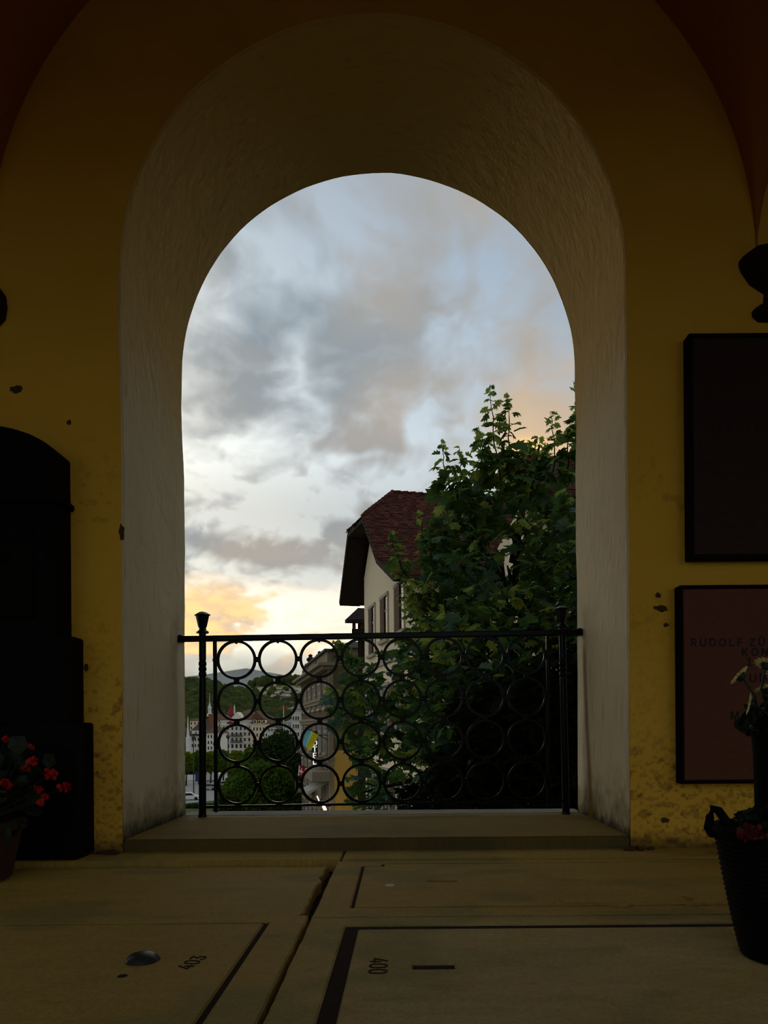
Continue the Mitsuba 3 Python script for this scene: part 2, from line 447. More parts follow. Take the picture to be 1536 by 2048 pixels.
for x0, x1, y0, y1 in ((-4.6, -2.36, 0.25, 2.77), (2.31, 4.6, 0.25, 1.985), (2.31, 4.6, 1.992, 2.82), (-4.6, -2.36, 2.83, 3.06), (2.61, 4.6, 2.832, 3.06), (-2.3, -0.1, -1.2, 0.24), (-0.09, 2.3, -1.2, 0.24),
                      (-4.6, -2.31, -1.2, 0.24), (2.31, 4.6, -1.2, 0.24), (XL, -4.61, -1.2, 3.06), (4.61, XR, -1.2, 3.06)):
    add('slab', slab(sg.box(x0, y0, x1, y1), -0.001, None, seed=x0 + y0), 'm_slab', 'floor')


def dirt(k, poly, z, name='joint_dirt'):
    add(name, prism(poly, -0.0045 - z, z), 'm_bed', k)


dirt(slabB, B_groove, -0.0138)
dirt(slabC, C_groove, -0.0098)
dirt(slabD, D_groove, -0.0196)
dirt(slabD, slot, -0.0196, 'slot_dirt')
dirt(slabC, slot2, -0.0098, 'slot_dirt')


def inlay(text, h, at, deg, bold=False):
    m = meshkit.text_mesh(text, h, 0.0012, bold)
    m.apply_translation((-m.bounds[:, 0].mean(), -h / 2, 0))
    m.apply_transform(rot((0, 0, 1), deg))
    m.apply_translation((at[0], at[1], 0.0))
    return m


tag(add('number', inlay('400', 0.041, fl(757, 1932), -90), 'm_mark', slabD), 'incised number 400')
tag(add('number', inlay('403', 0.036, fl(384, 1925), 80), 'm_mark', slabB), 'incised number 403')
kx, ky = fl(285, 1921)
tag(add('boss', lathe([(0, 0.020), (0.012, 0.0195), (0.026, 0.015), (0.034, 0.008), (0.039, 0.0), (0.0, 0.0)], 28, (kx, ky, 0.0)), 'm_steel', slabB, smooth=40), 'domed metal boss')
hx, hy = fl(245, 1952)
add('drill_hole', lathe([(0.0, 0.0015), (0.009, 0.0012), (0.011, 0)], 12, (hx, hy, 0)), 'm_mark', slabB)
for px, py in ((955, 2025), (945, 1955)):
    pass
# flaking skin of the stone on the slab under the sill
for pts in ([(1118, 1802), (1160, 1797), (1215, 1801), (1262, 1812), (1250, 1816), (1180, 1806), (1130, 1806)], [(1364, 1795), (1400, 1799), (1440, 1796), (1475, 1788), (1480, 1806), (1420, 1808), (1372, 1812), (1390, 1802)]):
    add('flake', prism(rough(sg.Polygon([fl(*p) for p in pts]).buffer(0), 0.003, 0.01, 5), 0.007, -0.001), 'm_slab', slabC)
wx, wy = fl(780, 1771)
mat_def('m_chip', diffuse((0.55, 0.5, 0.42), 0.7))
add('mortar_chip', prism(rough(sg.Point(wx, wy).buffer(0.016), 0.006, 0.006, 9), 0.003), 'm_chip', slabC)
# the sill of the arch: one raised stone with a worn nosing, running out under the railing
sx0, sx1 = CX - RA - 0.02, CX + RA + 0.02
sill = rough(sg.box(sx0, YI + 0.004, sx1, 3.853), 0.006, 0.04, 21)
m = cat(prism(sill, 0.10, -0.05), prism(sill.buffer(-0.007), 0.01, 0.05))
tag(add('sill', m, 'm_slab', 'floor'), 'raised stone sill across the foot of the arch')
lip = rough(sg.box(sx0, 3.863, sx1, 4.06), 0.005, 0.05, 33)
mat_def('m_sill_lip', textured(lambda p, n, uv: mix((0.20, 0.18, 0.14), (0.33, 0.30, 0.25), fbm(p.x * 9, p.y * 30, 2.0, 4)), 0.8, slab_bump, 0.004))
tag(add('sill', cat(prism(lip, 0.105, -0.05), prism(lip.buffer(-0.006), 0.008, 0.052)), 'm_sill_lip', 'floor'), 'grey weathered outer sill stone')
# knocked-off plaster and crumbs at the wall's foot
mat_def('m_chipped', diffuse((0.075, 0.036, 0.014), 0.95))


def chip(px, py, w, h, seed):
    c = P(px, py, YI - 0.002)
    th = np.linspace(0, 2 * np.pi, 30, endpoint=False)
    r = 0.35 + 1.15 * meshkit.fbm(np.c_[np.cos(th) * 2.4, np.sin(th) * 2.4, th * 0 + seed * 3], 3, 2) ** 1.0
    q = sg.Polygon(np.c_[r * np.cos(th) * w, r * np.sin(th) * h] / F * YI / 2 * 1.3).buffer(0)
    m = upright(prism(q, 0.003)).apply_translation((c[0], YI - 0.0018, c[2]))
    add('plaster_chip', m, 'm_chipped', 'wall_front')


for a in ((243, 1064, 9, 26, 1), (31, 779, 20, 14, 2), (1322, 1217, 22, 12, 3), (1316, 1190, 9, 8, 4), (1332, 1250, 8, 7, 5), (138, 845, 7, 9, 6), (1330, 1640, 14, 8, 7), (172, 1336, 8, 12, 8)):
    chip(*a)
hr_ = np.random.default_rng(4)
rb = []
for x0, n in ((P(212, 1690, 2.98)[0], 16), (P(1285, 1690, 2.98)[0], 14)):
    for i in range(n):
        s = hr_.uniform(0.006, 0.016)
        m = trimesh.creation.icosphere(subdivisions=1)
        m.vertices *= (1 + 0.4 * (meshkit.noise(m.vertices * 2 + i, 2)[:, None] - 0.5)) * (s, s, s * 0.7)
        rb.append(m.apply_translation((x0 + hr_.normal(0, 0.04), 3.005 - abs(hr_.normal(0, 0.012)), 0.005 + s * 0.5)))
tag(add('rubble', cat(rb), 'm_chipped', 'floor'), 'crumbs of mortar at the foot of the wall', kind='stuff')

# ------------------------------------------------------------------ wrought-iron railing in the arch
ZR = 3.80
S = F / ZR
rail = thing('railing', 'black wrought-iron railing of linked rings across the foot of the arch', 'railing')


def R(px, py):
    return P(px, py, ZR)


hl, hr = R(352, 1278.5), R(1168, 1264.5)
hl[0], hr[0] = CX - RA - 0.03, CX + RA + 0.03


def hrail(x):
    return hl[2] + (hr[2] - hl[2]) * (x - hl[0]) / (hr[0] - hl[0])


def sloped(m):
    """Lets a level mesh follow the handrail's slight slope."""
    m.vertices[:, 2] += (hr[2] - hl[2]) / (hr[0] - hl[0]) * (m.vertices[:, 0] - 0.0)
    return m


h0 = hrail(0.0)
m = rbox(hl[0], hr[0], ZR - 0.019, ZR + 0.019, h0 - 0.0145, h0 + 0.0145, 0.004)
for e in (hl[0] + 0.03, hr[0] - 0.055):
    m = cat(m, rbox(e, e + 0.025, ZR - 0.024, ZR + 0.024, h0 - 0.020, h0 + 0.020, 0.004))
add('handrail', sloped(m), 'm_iron', rail)
xl, xr = R(431.5, 1500)[0], R(1096, 1400)[0]
zb = R(760, 1607)[2]
add('bottom_rail', sloped(rbox(R(405, 1600)[0], R(1130, 1500)[0], ZR - 0.012, ZR + 0.012, zb - 0.006, zb + 0.006, 0.0025)), 'm_iron', rail)
for x in (xl, xr):
    add('stile', sloped(rbox(x - 0.0085, x + 0.0085, ZR - 0.011, ZR + 0.011, zb - 0.03, h0 - 0.013, 0.0025)), 'm_iron', rail)
# posts with wrung knots and lantern-shaped caps
LEDGE = 0.058
for (bx, by), (tx, ty) in (((405, 1635), (405, 1265)), ((1132, 1625), (1124, 1253))):
    b, t = R(bx, by), R(tx, ty)
    x0, x1, z1 = b[0], t[0], t[2]
    kz = R(bx, 1338)[2] - LEDGE
    H = z1 - LEDGE
    pr = [(0, 0), (0.023, 0), (0.023, 0.01), (0.0195, 0.016), (0.0185, kz - 0.055)]
    for i in range(3):
        c = kz - 0.028 + i * 0.028
        pr += [(0.0165, c - 0.0145), (0.0200, c - 0.008), (0.0208, c), (0.0200, c + 0.008)]
    pr += [(0.0165, kz + 0.044), (0.0182, kz + 0.05), (0.0182, H - 0.03), (0.0182, H), (0, H)]
    m = lathe(pr, 20)
    m.vertices[:, 0] += x0 + (x1 - x0) * m.vertices[:, 2] / H
    m.vertices[:, 1] += ZR
    m.vertices[:, 2] += LEDGE
    post = add('post', m, 'm_iron', rail, smooth=35)
    cp = [(0, -0.005), (0.034, -0.004), (0.034, 0.004), (0.021, 0.012), (0.0185, 0.022), (0.0235, 0.032), (0.036, 0.088), (0.043, 0.091), (0.043, 0.095), (0.02, 0.108), (0.0, 0.113)]
    add('post_cap', lathe(cp, 6, (x1, ZR, z1)), 'm_iron', post)
# rings, four rows of eight, and the collars that tie them
ro = 0.1058
RX = [xl + 0.0085 + ro + i * (xr - xl - 0.017 - 2 * ro) / 7 for i in range(8)]
RZ = [h0 - 0.0145 - ro + 0.004 - j * (h0 - 0.0145 - zb - 0.006 - 2 * ro + 0.004) / 3 for j in range(4)]
ring = lathe([(ro - 0.013, -0.010), (ro - 0.0115, -0.0115), (ro - 0.0015, -0.0115), (ro, -0.010), (ro, 0.010), (ro - 0.0015, 0.0115), (ro - 0.0115, 0.0115), (ro - 0.013, 0.010), (ro - 0.013, -0.010)], 56)
ring.apply_transform(rot((1, 0, 0), 90))
ring_ply = mikit.ply(ring, 'm_iron', smooth=35)
slope = (hr[2] - hl[2]) / (hr[0] - hl[0])
for j, z in enumerate(RZ):
    for i, x in enumerate(RX):
        put('ring', ring_ply, rail, T().translate([x, ZR, z + slope * x]))
# a collar: two beads and a band, wrapped about the touching point
col = cat(rbox(-0.016, 0.016, -0.016, 0.016, -0.0125, -0.0035, 0.003), rbox(-0.016, 0.016, -0.016, 0.016, 0.0035, 0.0125, 0.003), box(-0.0135, 0.0135, -0.0135, 0.0135, -0.008, 0.008))
colh, colv = mikit.ply(col, 'm_iron'), mikit.ply(col.copy().apply_transform(rot((0, 1, 0), 90)), 'm_iron')
for j, z in enumerate(RZ):
    for i in range(7):
        x = (RX[i] + RX[i + 1]) / 2
        put('collar', colh, rail, T().translate([x, ZR, z + slope * x]))
for i, x in enumerate(RX):
    for j in range(3):
        put('collar', colv, rail, T().translate([x, ZR, (RZ[j] + RZ[j + 1]) / 2 + slope * x]))
    for zz in (h0 - 0.022, zb + 0.012):
        put('clip', colv, rail, T().translate([x, ZR, zz + slope * x]).scale([0.4, 0.95, 0.5]))
for z in RZ:
    for x in (xl, xr):
        put('clip', colh, rail, T().translate([x, ZR, z + slope * x]).scale([0.7, 1, 0.6]))

# ------------------------------------------------------------------ memorial plaques on the right-hand pier
def plaque_stone(p, n, uv):
    a = fbm(p.x * 60, p.y * 60, p.z * 60, 3)
    return mix((0.095, 0.018, 0.006), (0.135, 0.034, 0.010), a)


mat_def('m_plaque', textured(plaque_stone, 0.6, None, spec=0.3))
mat_def('m_plaque_dark', textured(lambda p, n, uv: mix((0.022, 0.006, 0.004), (0.036, 0.012, 0.006), fbm(p.x * 60, p.y * 60, p.z * 60, 3)), 0.6, None, spec=0.2))
mat_def('m_dark_stone', diffuse((0.005, 0.004, 0.004), 0.85, 0.1))
mat_def('m_letter', diffuse((0.012, 0.006, 0.005), 0.6))


def plaque(label, x0, x1, z0, z1, rebate):
    k = thing('memorial_plaque', label, 'plaque')
    t = 0.055
    yb = YI - 0.001
    add('panel', rbox(x0, x1, yb - t, yb, z0, z1, 0.006), 'm_plaque_dark' if rebate else 'm_plaque', k)
    f = 0.0145 if rebate else 0.012
    fr = [rbox(x0 - f, x0 + 0.002, yb - t - 0.006, yb, z0 - f, z1 + f, 0.004), rbox(x1 - 0.002, x1 + f, yb - t - 0.006, yb, z0 - f, z1 + f, 0.004),
          rbox(x0 - f, x1 + f, yb - t - 0.006, yb, z0 - f, z0 + 0.002, 0.004), rbox(x0 - f, x1 + f, yb - t - 0.006, yb, z1 - 0.002, z1 + f, 0.004)]
    for m in fr:
        add('edging', m, 'm_dark_stone', k)
    return k, yb - t


ZW = YI - 0.05
a0, a1 = P(1382, 676, ZW), P(1382, 1112, ZW)
k1, yf = plaque('dark memorial plaque below the vault corbel, upper of the two on the right pier', a0[0], 1.96, a1[2], a0[2], True)
b0, b1 = P(1363, 1177, ZW), P(1367, 1562, ZW)
k2, yf = plaque('reddish-brown memorial plaque with carved names, lower of the two on the right pier', b0[0], 1.96, b1[2], b0[2], False)


def carve(k, text, px, py, h, track=1.0):
    """Dark incised capitals: px, py is where the line starts (its foot) in the photograph."""
    x = P(px, py, ZW)
    at = 0.0
    ms = []
    for ch in text:
        if ch != ' ':
            m = meshkit.text_mesh(ch, h, 0.0012, True)
            w = m.bounds[1, 0]
            m.apply_translation((at, 0, 0))
            ms.append(m)
            at += w + h * 0.32 * track
        else:
            at += h * 0.55
    m = cat(ms)
    m.apply_transform(rot((1, 0, 0), 90))
    m.apply_translation((x[0], yf - 0.0003, x[2]))
    add('lettering', m, 'm_letter', k)


hh = 15 / F * ZW
carve(k2, 'RUDOLF ZÜ', 1379, 1293, hh)
carve(k2, 'KON', 1481, 1312, hh)
carve(k2, '12·3', 1490, 1332, hh * 1.05, 1.2)
carve(k2, 'RUD', 1477, 1364, hh * 1.05)
carve(k2, 'MA', 1458, 1439, hh * 1.05)
carve(k1, 'MARIE', 1420, 866, hh * 1.2)

# ------------------------------------------------------------------ black wall monument on the left pier
mon = thing('wall_monument', 'black stone wall monument with a curved top on the left pier', 'monument')
mx = -1.73
zt = lambda py, Z=2.9: CAM_Z + (VY - py) / F * Z
Zm = 2.86
xe = [P(152, 1600, Zm)[0], P(130, 1350, Zm)[0], P(102, 1000, Zm)[0]]
add('plinth', rbox(2 * mx - xe[0], xe[0], Zm, YI + 0.004, 0.0, zt(1440), 0.008), 'm_dark_stone', mon)
add('pedestal', rbox(2 * mx - xe[1], xe[1], Zm + 0.02, YI + 0.004, zt(1440) - 0.002, zt(1265), 0.008), 'm_dark_stone', mon)
w = xe[2] - mx
arc = [(-w, 0)] + [(w * math.sin(t) / math.sin(1.05), (zt(840) - zt(895)) * (math.cos(t) - math.cos(1.05)) / (1 - math.cos(1.05)) + zt(895) - zt(1265)) for t in np.linspace(-1.05, 1.05, 24)] + [(w, 0)]
m = upright(prism(sg.Polygon(arc), YI - Zm - 0.04)).apply_translation((mx, Zm + 0.044, zt(1265) - 0.002))
add('stele', m, 'm_dark_stone', mon)
add('cornice', rbox(mx - w - 0.018, mx + w + 0.018, Zm + 0.01, YI + 0.004, zt(1000) - 0.0, zt(1000) + 0.03, 0.008), 'm_dark_stone', mon)
add('tablet', rbox(mx - w * 0.72, mx + w * 0.72, Zm + 0.028, Zm + 0.05, zt(1230), zt(1030), 0.005), 'm_dark_stone', mon)

# ------------------------------------------------------------------ geraniums before the monument
mat_def('m_red_petal', {'type': 'twosided', 'bsdf': {'type': 'principled', 'base_color': {'type': 'rgb', 'value': [0.42, 0.012, 0.010]}, 'roughness': 0.6, 'specular': 0.2}})
mat_def('m_red_dim', diffuse((0.10, 0.008, 0.006), 0.7))
mat_def('m_dark_leaf', diffuse((0.010, 0.018, 0.007), 0.6, 0.3))
mat_def('m_clay', diffuse((0.045, 0.020, 0.012), 0.85))
mat_def('m_soil', diffuse((0.012, 0.009, 0.006), 0.95))


def round_leaf(r, n=10, cup=0.25, scallop=0.10):
    th = np.linspace(0, 2 * np.pi, n, endpoint=False)
    rr = r * (1 + scallop * np.cos(th * 5))
    v = np.vstack([[[0, 0, 0]], np.c_[rr * np.cos(th), rr * np.sin(th), cup * r * np.ones(n) * (0.7 + 0.3 * np.cos(th * 2))]])
    return trimesh.Trimesh(v, [[0, 1 + i, 1 + (i + 1) % n] for i in range(n)], process=False)


def rand_rot(g, tilt=1.0):
    a, b, c = g.uniform(0, 2 * np.pi), g.normal(0, tilt), g.normal(0, tilt)
    return trimesh.transformations.euler_matrix(b, c, a)


def moved(m, M, at, s=1.0):
    m = m.copy()
    m.vertices = (m.vertices * s) @ np.asarray(M)[:3, :3].T + np.asarray(at)
    return m


g = np.random.default_rng(11)
gc = np.array([-1.55, 2.56])
ger = thing('geranium_pot', 'clay pot of red geraniums in front of the black wall monument', 'potted plant')
add('pot', lathe([(0, 0.0), (0.13, 0.0), (0.165, 0.17), (0.18, 0.175), (0.18, 0.205), (0.165, 0.205), (0.155, 0.18), (0, 0.175)], 36, (gc[0], gc[1], 0)), 'm_clay', ger, smooth=40)
add('soil', lathe([(0, 0.192), (0.158, 0.190), (0.158, 0.176), (0, 0.176)], 24, (gc[0], gc[1], 0)), 'm_soil', ger)
lv, stems = [], []
for i in range(190):
    d = np.clip(g.normal(size=3), -1.7, 1.7) * (0.13, 0.07, 0.09)
    c = np.array([gc[0], gc[1], 0.33]) + d
    lv.append(moved(round_leaf(g.uniform(0.022, 0.036)), rand_rot(g, 0.7), c))
    if i % 6 == 0:
        stems.append(tube([[gc[0] + d[0] * 0.2, gc[1] + d[1] * 0.2, 0.19], [gc[0] + d[0] * 0.6, gc[1] + d[1] * 0.6, 0.27], c], [0.004, 0.003, 0.002], 5))
add('stems', cat(stems), 'm_dark_leaf', ger)
tag(add('foliage', cat(lv), 'm_dark_leaf', ger), 'round dark green leaves', kind='stuff')
ptl = round_leaf(0.0085, 7, 0.35, 0.0)
for px, py, r in ((65, 1522, 9), (100, 1549, 13), (17, 1567, 14), (130, 1575, 12), (76, 1580, 8), (90, 1594, 7), (80, 1605, 6), (52, 1537, 6), (10, 1588, 5), (12, 1478, 5), (60, 1495, 5)):
    c = P(px, py, gc[1] - 0.10 + g.uniform(-0.06, 0.04))
    rr = r / F * 2.55
    ms = []
    for i in range(int(6 + r * 1.6)):
        d = g.normal(size=3)
        d = d / np.linalg.norm(d) * rr * g.uniform(0.5, 1.0)
        ms.append(moved(ptl, rand_rot(g, 1.2), c + d * (1, 1, 0.75)))
    fl_ = add('flower', cat(ms), 'm_red_petal', ger)
    add('stalk', tube([[gc[0], gc[1], 0.2], [(gc[0] + c[0]) / 2, (gc[1] + c[1]) / 2, 0.2 + (c[2] - 0.2) * 0.45], c], [0.004, 0.003, 0.002], 5), 'm_dark_leaf', ger)

# ------------------------------------------------------------------ planter and vase at the right
pz = 1.62
pc = np.array([P(1572, 1700, pz)[0], pz])
pla = thing('planter', 'black wicker-ribbed planter with ring handles at the right edge', 'planter')
prof = []
zr_ = P(1440, 1668, pz)[2]
for i in range(25):
    t = i / 24
    r = 0.094 + (0.150 - 0.094) * t ** 0.85
    prof += [(r - 0.003, t * zr_ + 0.0), (r + 0.0035, t * zr_ + zr_ / 60)]
prof = [(0, 0.002), (0.08, 0.002)] + prof + [(0.158, zr_ + 0.004), (0.158, zr_ + 0.016), (0.142, zr_ + 0.016), (0.138, zr_ - 0.02), (0, zr_ - 0.02)]
add('basket', lathe(prof, 48, (pc[0], pc[1], 0)), 'm_dark_stone', pla, smooth=30)
add('soil', lathe([(0, zr_ + 0.018), (0.08, zr_ + 0.012), (0.138, zr_ - 0.003), (0.138, zr_ - 0.02), (0, zr_ - 0.02)], 24, (pc[0], pc[1], 0)), 'm_soil', pla, smooth=30)
hx0 = P(1433, 1650, pz)
pts = [P(x, y, pz + 0.01 * i) for i, (x, y) in enumerate(((1466, 1662), (1449, 1638), (1437, 1621), (1426, 1617), (1420, 1632), (1418, 1655), (1424, 1664), (1446, 1664)))]
for s in (1, -1):
    q = np.array(pts)
    if s < 0:
        q[:, 0] = 2 * pc[0] - q[:, 0]
    add('handle', tube(q, [0.010, 0.010, 0.010, 0.009, 0.009, 0.012, 0.014, 0.012], 10), 'm_dark_stone', pla, smooth=40)
g = np.random.default_rng(5)
lv = []
for i in range(220):
    d = g.normal(size=3)
    d = d / np.linalg.norm(d) * g.uniform(0.5, 1) * (0.115, 0.10, 0.05)
    d[2] = abs(d[2])
    lv.append(moved(round_leaf(g.uniform(0.015, 0.024)), rand_rot(g, 0.8), np.array([pc[0], pc[1], zr_ + 0.012]) + d))
tag(add('foliage', cat(lv), 'm_dark_leaf', pla), 'low cushion of small dark leaves', kind='stuff')
for px, py in ((1497, 1664), (1508, 1660), (1516, 1667), (1488, 1671), (1528, 1672)):
    c = P(px, py, pz - 0.145)
    ms = [moved(ptl, rand_rot(g, 1.0), c + g.normal(size=3) * 0.006) for _ in range(9)]
    add('blossom', cat(ms), 'm_red_dim', pla)
mat_def('m_pale_petal', diffuse((0.62, 0.55, 0.22), 0.6))
vas = thing('flower_vase', 'tall dark vase of pale daisies standing in the planter', 'vase')
vx, vzb, vzt = P(1549, 1500, pz + 0.03)[0], zr_ + 0.006, P(1520, 1462, pz + 0.03)[2]
vy = pz + 0.03
H = vzt - vzb
add('body', lathe([(0, 0), (0.040, 0), (0.042, 0.01), (0.043, H * 0.3), (0.046, H * 0.8), (0.049, H - 0.01), (0.051, H - 0.008), (0.051, H), (0.046, H), (0.043, H - 0.03), (0, H - 0.035)], 32, (vx, vy, vzb)), 'm_dark_stone', vas, smooth=40)
lv = []
for i in range(110):
    d = g.normal(size=3) * (0.028, 0.026, 0.022)
    lv.append(moved(round_leaf(g.uniform(0.012, 0.022), 8, 0.3, 0.2), rand_rot(g, 1.0), np.array([vx, vy, vzt + 0.03]) + d))
tag(add('foliage', cat(lv), 'm_dark_leaf', vas), 'dark leaves', kind='stuff')
for (px, py), (nx, ny, nz) in (((1480, 1352), (-0.6, 0.45, 0.65)), ((1534, 1378), (-0.1, 0.35, 0.9)), ((1532, 1330), (0.4, 0.3, 0.8)), ((1553, 1345), (0.3, 0.5, 0.7)), ((1500, 1408), (-0.9, 0.4, 0.2)), ((1560, 1400), (0.6, 0.5, 0.6))):
    c = P(px, py, vy - 0.01)
    n = np.array([nx, ny, nz])
    n /= np.linalg.norm(n)
    M = trimesh.geometry.align_vectors([0, 0, 1], n)
    fk = add('daisy', moved(lathe([(0, -0.012), (0.006, -0.011), (0.0125, -0.002), (0.012, 0.004), (0.0, 0.007)], 14), M, c), 'm_dark_leaf', vas, smooth=40)
    for i in range(14):
        a = i * 2 * np.pi / 14
        pt = hull([(0.010, -0.0035, 0.0), (0.010, 0.0035, 0.0), (0.022, 0.0045, 0.004), (0.022, -0.0045, 0.004), (0.0285, 0, 0.003), (0.016, 0, -0.0008)])
        pt.apply_transform(rot((0, 0, 1), math.degrees(a)))
        add('petal', moved(pt, M, c), 'm_pale_petal', fk)
    s = c - n * 0.011
    add('stalk', tube([s, s - n * 0.03 + (0, 0, -0.02), [(s[0] + vx) / 2, vy, (s[2] + vzt) / 2 - 0.02], [vx + (s[0] - vx) * 0.15, vy, vzt - 0.03]], [0.0028, 0.0028, 0.003, 0.003], 6), 'm_dark_leaf', vas)

# ------------------------------------------------------------------ hillside under the arcade and the maple in front of it
def ground_h(x, y):
    """The slope falls from the arcade's outer wall to the street in the town."""
    t = np.clip((np.asarray(y, float) - 4.0) / 24.0, 0, 1)
    return -2.6 - 10.6 * (t * t * (3 - 2 * t))


gx, gy = np.meshgrid(np.linspace(-40, 40, 40), np.concatenate([np.linspace(3.9, 30, 30), np.linspace(34, 60, 6)]), indexing='ij')
gz = ground_h(gx, gy) + 0.25 * (meshkit.fbm(np.stack([gx * 0.5, gy * 0.5, gx * 0], -1), 3, 2) - 0.5)
v = np.stack([gx, gy, gz], -1).reshape(-1, 3)
N2 = gx.shape[1]
f = [q for i in range(gx.shape[0] - 1) for j in range(N2 - 1) for q in ([i * N2 + j, (i + 1) * N2 + j, (i + 1) * N2 + j + 1], [i * N2 + j, (i + 1) * N2 + j + 1, i * N2 + j + 1])]
mat_def('m_grass', diffuse((0.045, 0.065, 0.016), 0.95))
mat_def('m_outer_wall', diffuse((0.42, 0.36, 0.26), 0.9))
add('hillside', trimesh.Trimesh(v, f, process=False), 'm_grass', smooth=True)
tag('hillside', 'grassy slope below the arcade', kind='structure')
add('retaining_wall', box(XL, XR, YI + 0.35, YO, -6.0, -0.056), 'm_outer_wall')
tag('retaining_wall', 'rendered outer wall under the arcade', kind='structure')


def leaf_mat(c, trans, rough=0.42):
    return {'type': 'principledthin', 'base_color': {'type': 'rgb', 'value': list(c)}, 'roughness': rough, 'diff_trans': trans, 'spec_trans': 0.0, 'eta': 1.4}


mat_def('m_leaf', leaf_mat((0.10, 0.195, 0.062), 0.6, 0.36))
mat_def('m_leaf_young', leaf_mat((0.33, 0.42, 0.09), 0.9))
mat_def('m_leaf_blue', leaf_mat((0.13, 0.24, 0.175), 0.45, 0.28))
mat_def('m_bark', diffuse((0.040, 0.033, 0.026), 0.95))


def maple_leaf(fold, curl, seed):
    """A five-lobed maple leaf about 1 m across its lobes, its stalk at the origin, pointing to +y, folded along its ribs."""
    h = np.random.default_rng(seed)
    tips = [(0.0, 1.0), (0.46, 0.74), (0.50, 0.22)]
    half = [(0.0, 0.0), (0.16, -0.10), (0.50, -0.02), (0.36, 0.14), (0.62, 0.36), (0.33, 0.36), (0.50, 0.72), (0.24, 0.62), (0.20, 0.80), (0.0, 1.06)]
    half = np.array(half) * (1 + h.normal(0, 0.05, (len(half), 2)))
    half[0], half[-1, 0] = 0, 0
    pts = [*half, *[(-x, y) for x, y in half[-2:0:-1]]]
    pts = np.array(pts)
    c = np.array([0.0, 0.28])
    ring = np.vstack([pts])
    x, y = ring[:, 0], ring[:, 1]
    z = fold * np.abs(x) - curl * (y - 0.3) ** 2 - 0.25 * curl * x * x * 4 + h.normal(0, 0.03, len(x))
    v = np.vstack([np.c_[x, y, z], [[0, 0.42, -0.02]]])
    n = len(ring)
    f = [[i, (i + 1) % n, n] for i in range(n)]
    st = np.array([[-0.012, 0, z[0]], [0.012, 0, z[0]], [0.012, -0.55, z[0] + 0.12], [-0.012, -0.55, z[0] + 0.12]])
    v = np.vstack([v, st])
    f += [[n + 1, n + 2, n + 3], [n + 1, n + 3, n + 4]]
    return trimesh.Trimesh(v, f, process=False)


LEAVES = [maple_leaf(a, b, s) for a, b, s in ((0.25, 0.25, 1), (0.05, 0.45, 2), (-0.2, 0.3, 3), (0.5, 0.15, 4), (0.1, 0.8, 5))]
LEAF_PLY = {(i, m): mikit.ply(L, m) for i, L in enumerate(LEAVES) for m in ('m_leaf', 'm_leaf_young', 'm_leaf_blue')}
g = np.random.default_rng(42)


def leaf_matrix(at, s, droop=0.9, face=None):
    """Leaf hanging outwards: its blade faces up and out, its tip droops."""
    az = g.uniform(0, 2 * np.pi) if face is None else face
    pitch = -g.normal(droop, 0.42)
    M = trimesh.transformations.euler_matrix(pitch, g.normal(0, 0.4), az, 'sxyz')
    M[:3, :3] *= s
    M[:3, 3] = at
    return M


# crown: bunches of leaves about branch ends, in world space
YOUNG = {(835, 1195, 8.5), (875, 1265, 8.3), (1075, 905, 8.6)}
BUNCH = [((835, 1195, 8.5), (0.22, 0.3, 0.24), 70), ((875, 1265, 8.3), (0.30, 0.4, 0.26), 90), ((1075, 905, 8.6), (0.2, 0.3, 0.18), 26), ((1020, 1150, 8.6), (0.95, 1.0, 1.05), 430), ((1110, 1070, 8.6), (0.55, 0.9, 0.55), 160), ((920, 1185, 8.9), (0.56, 0.8, 0.60), 210), ((865, 1330, 8.6), (0.58, 0.8, 0.55), 220),
         ((725, 1370, 9.2), (0.30, 0.6, 0.40), 70), ((1010, 1340, 7.9), (1.05, 1.0, 1.0), 620), ((785, 1465, 9.0), (0.44, 0.7, 0.60), 140), ((690, 1420, 9.6), (0.26, 0.5, 0.55), 60),
         ((1090, 1490, 7.7), (0.7, 0.9, 0.85), 330), ((915, 1490, 8.2), (0.72, 0.9, 0.75), 330), ((975, 1000, 8.6), (0.40, 0.6, 0.42), 85), ((1125, 1200, 8.0), (0.45, 0.8, 0.9), 260),
         ((1010, 1600, 7.8), (0.95, 0.9, 0.5), 260), ((745, 1580, 8.8), (0.34, 0.5, 0.40), 50), ((925, 1050, 8.8), (0.40, 0.6, 0.42), 100), ((862, 1095, 9.3), (0.2, 0.4, 0.26), 24), ((845, 1235, 9.2), (0.22, 0.5, 0.3), 36),
         ((1370, 1220, 8.6), (1.4, 1.6, 1.7), 800), ((1250, 1480, 8.2), (0.9, 1.2, 1.2), 420), ((1180, 1190, 9.6), (0.8, 0.6, 1.1), 220), ((1010, 1420, 9.6), (1.3, 0.5, 1.3), 420)]
maple = thing('maple_tree', 'leafy green maple in front of the gabled house, beyond the railing', 'tree')
trunk0 = P(1030, 1600, 8.7)
base = np.array([trunk0[0] + 0.2, 8.9, float(ground_h(0, 8.9)) - 0.2])
add('trunk', tube([base, [trunk0[0] + 0.1, 8.8, -1.6], trunk0, P(1025, 1420, 8.7), P(1010, 1250, 8.7), P(1000, 1120, 8.6)], [0.24, 0.19, 0.15, 0.12, 0.08, 0.04], 10), 'm_bark', maple, smooth=True)
placed = []
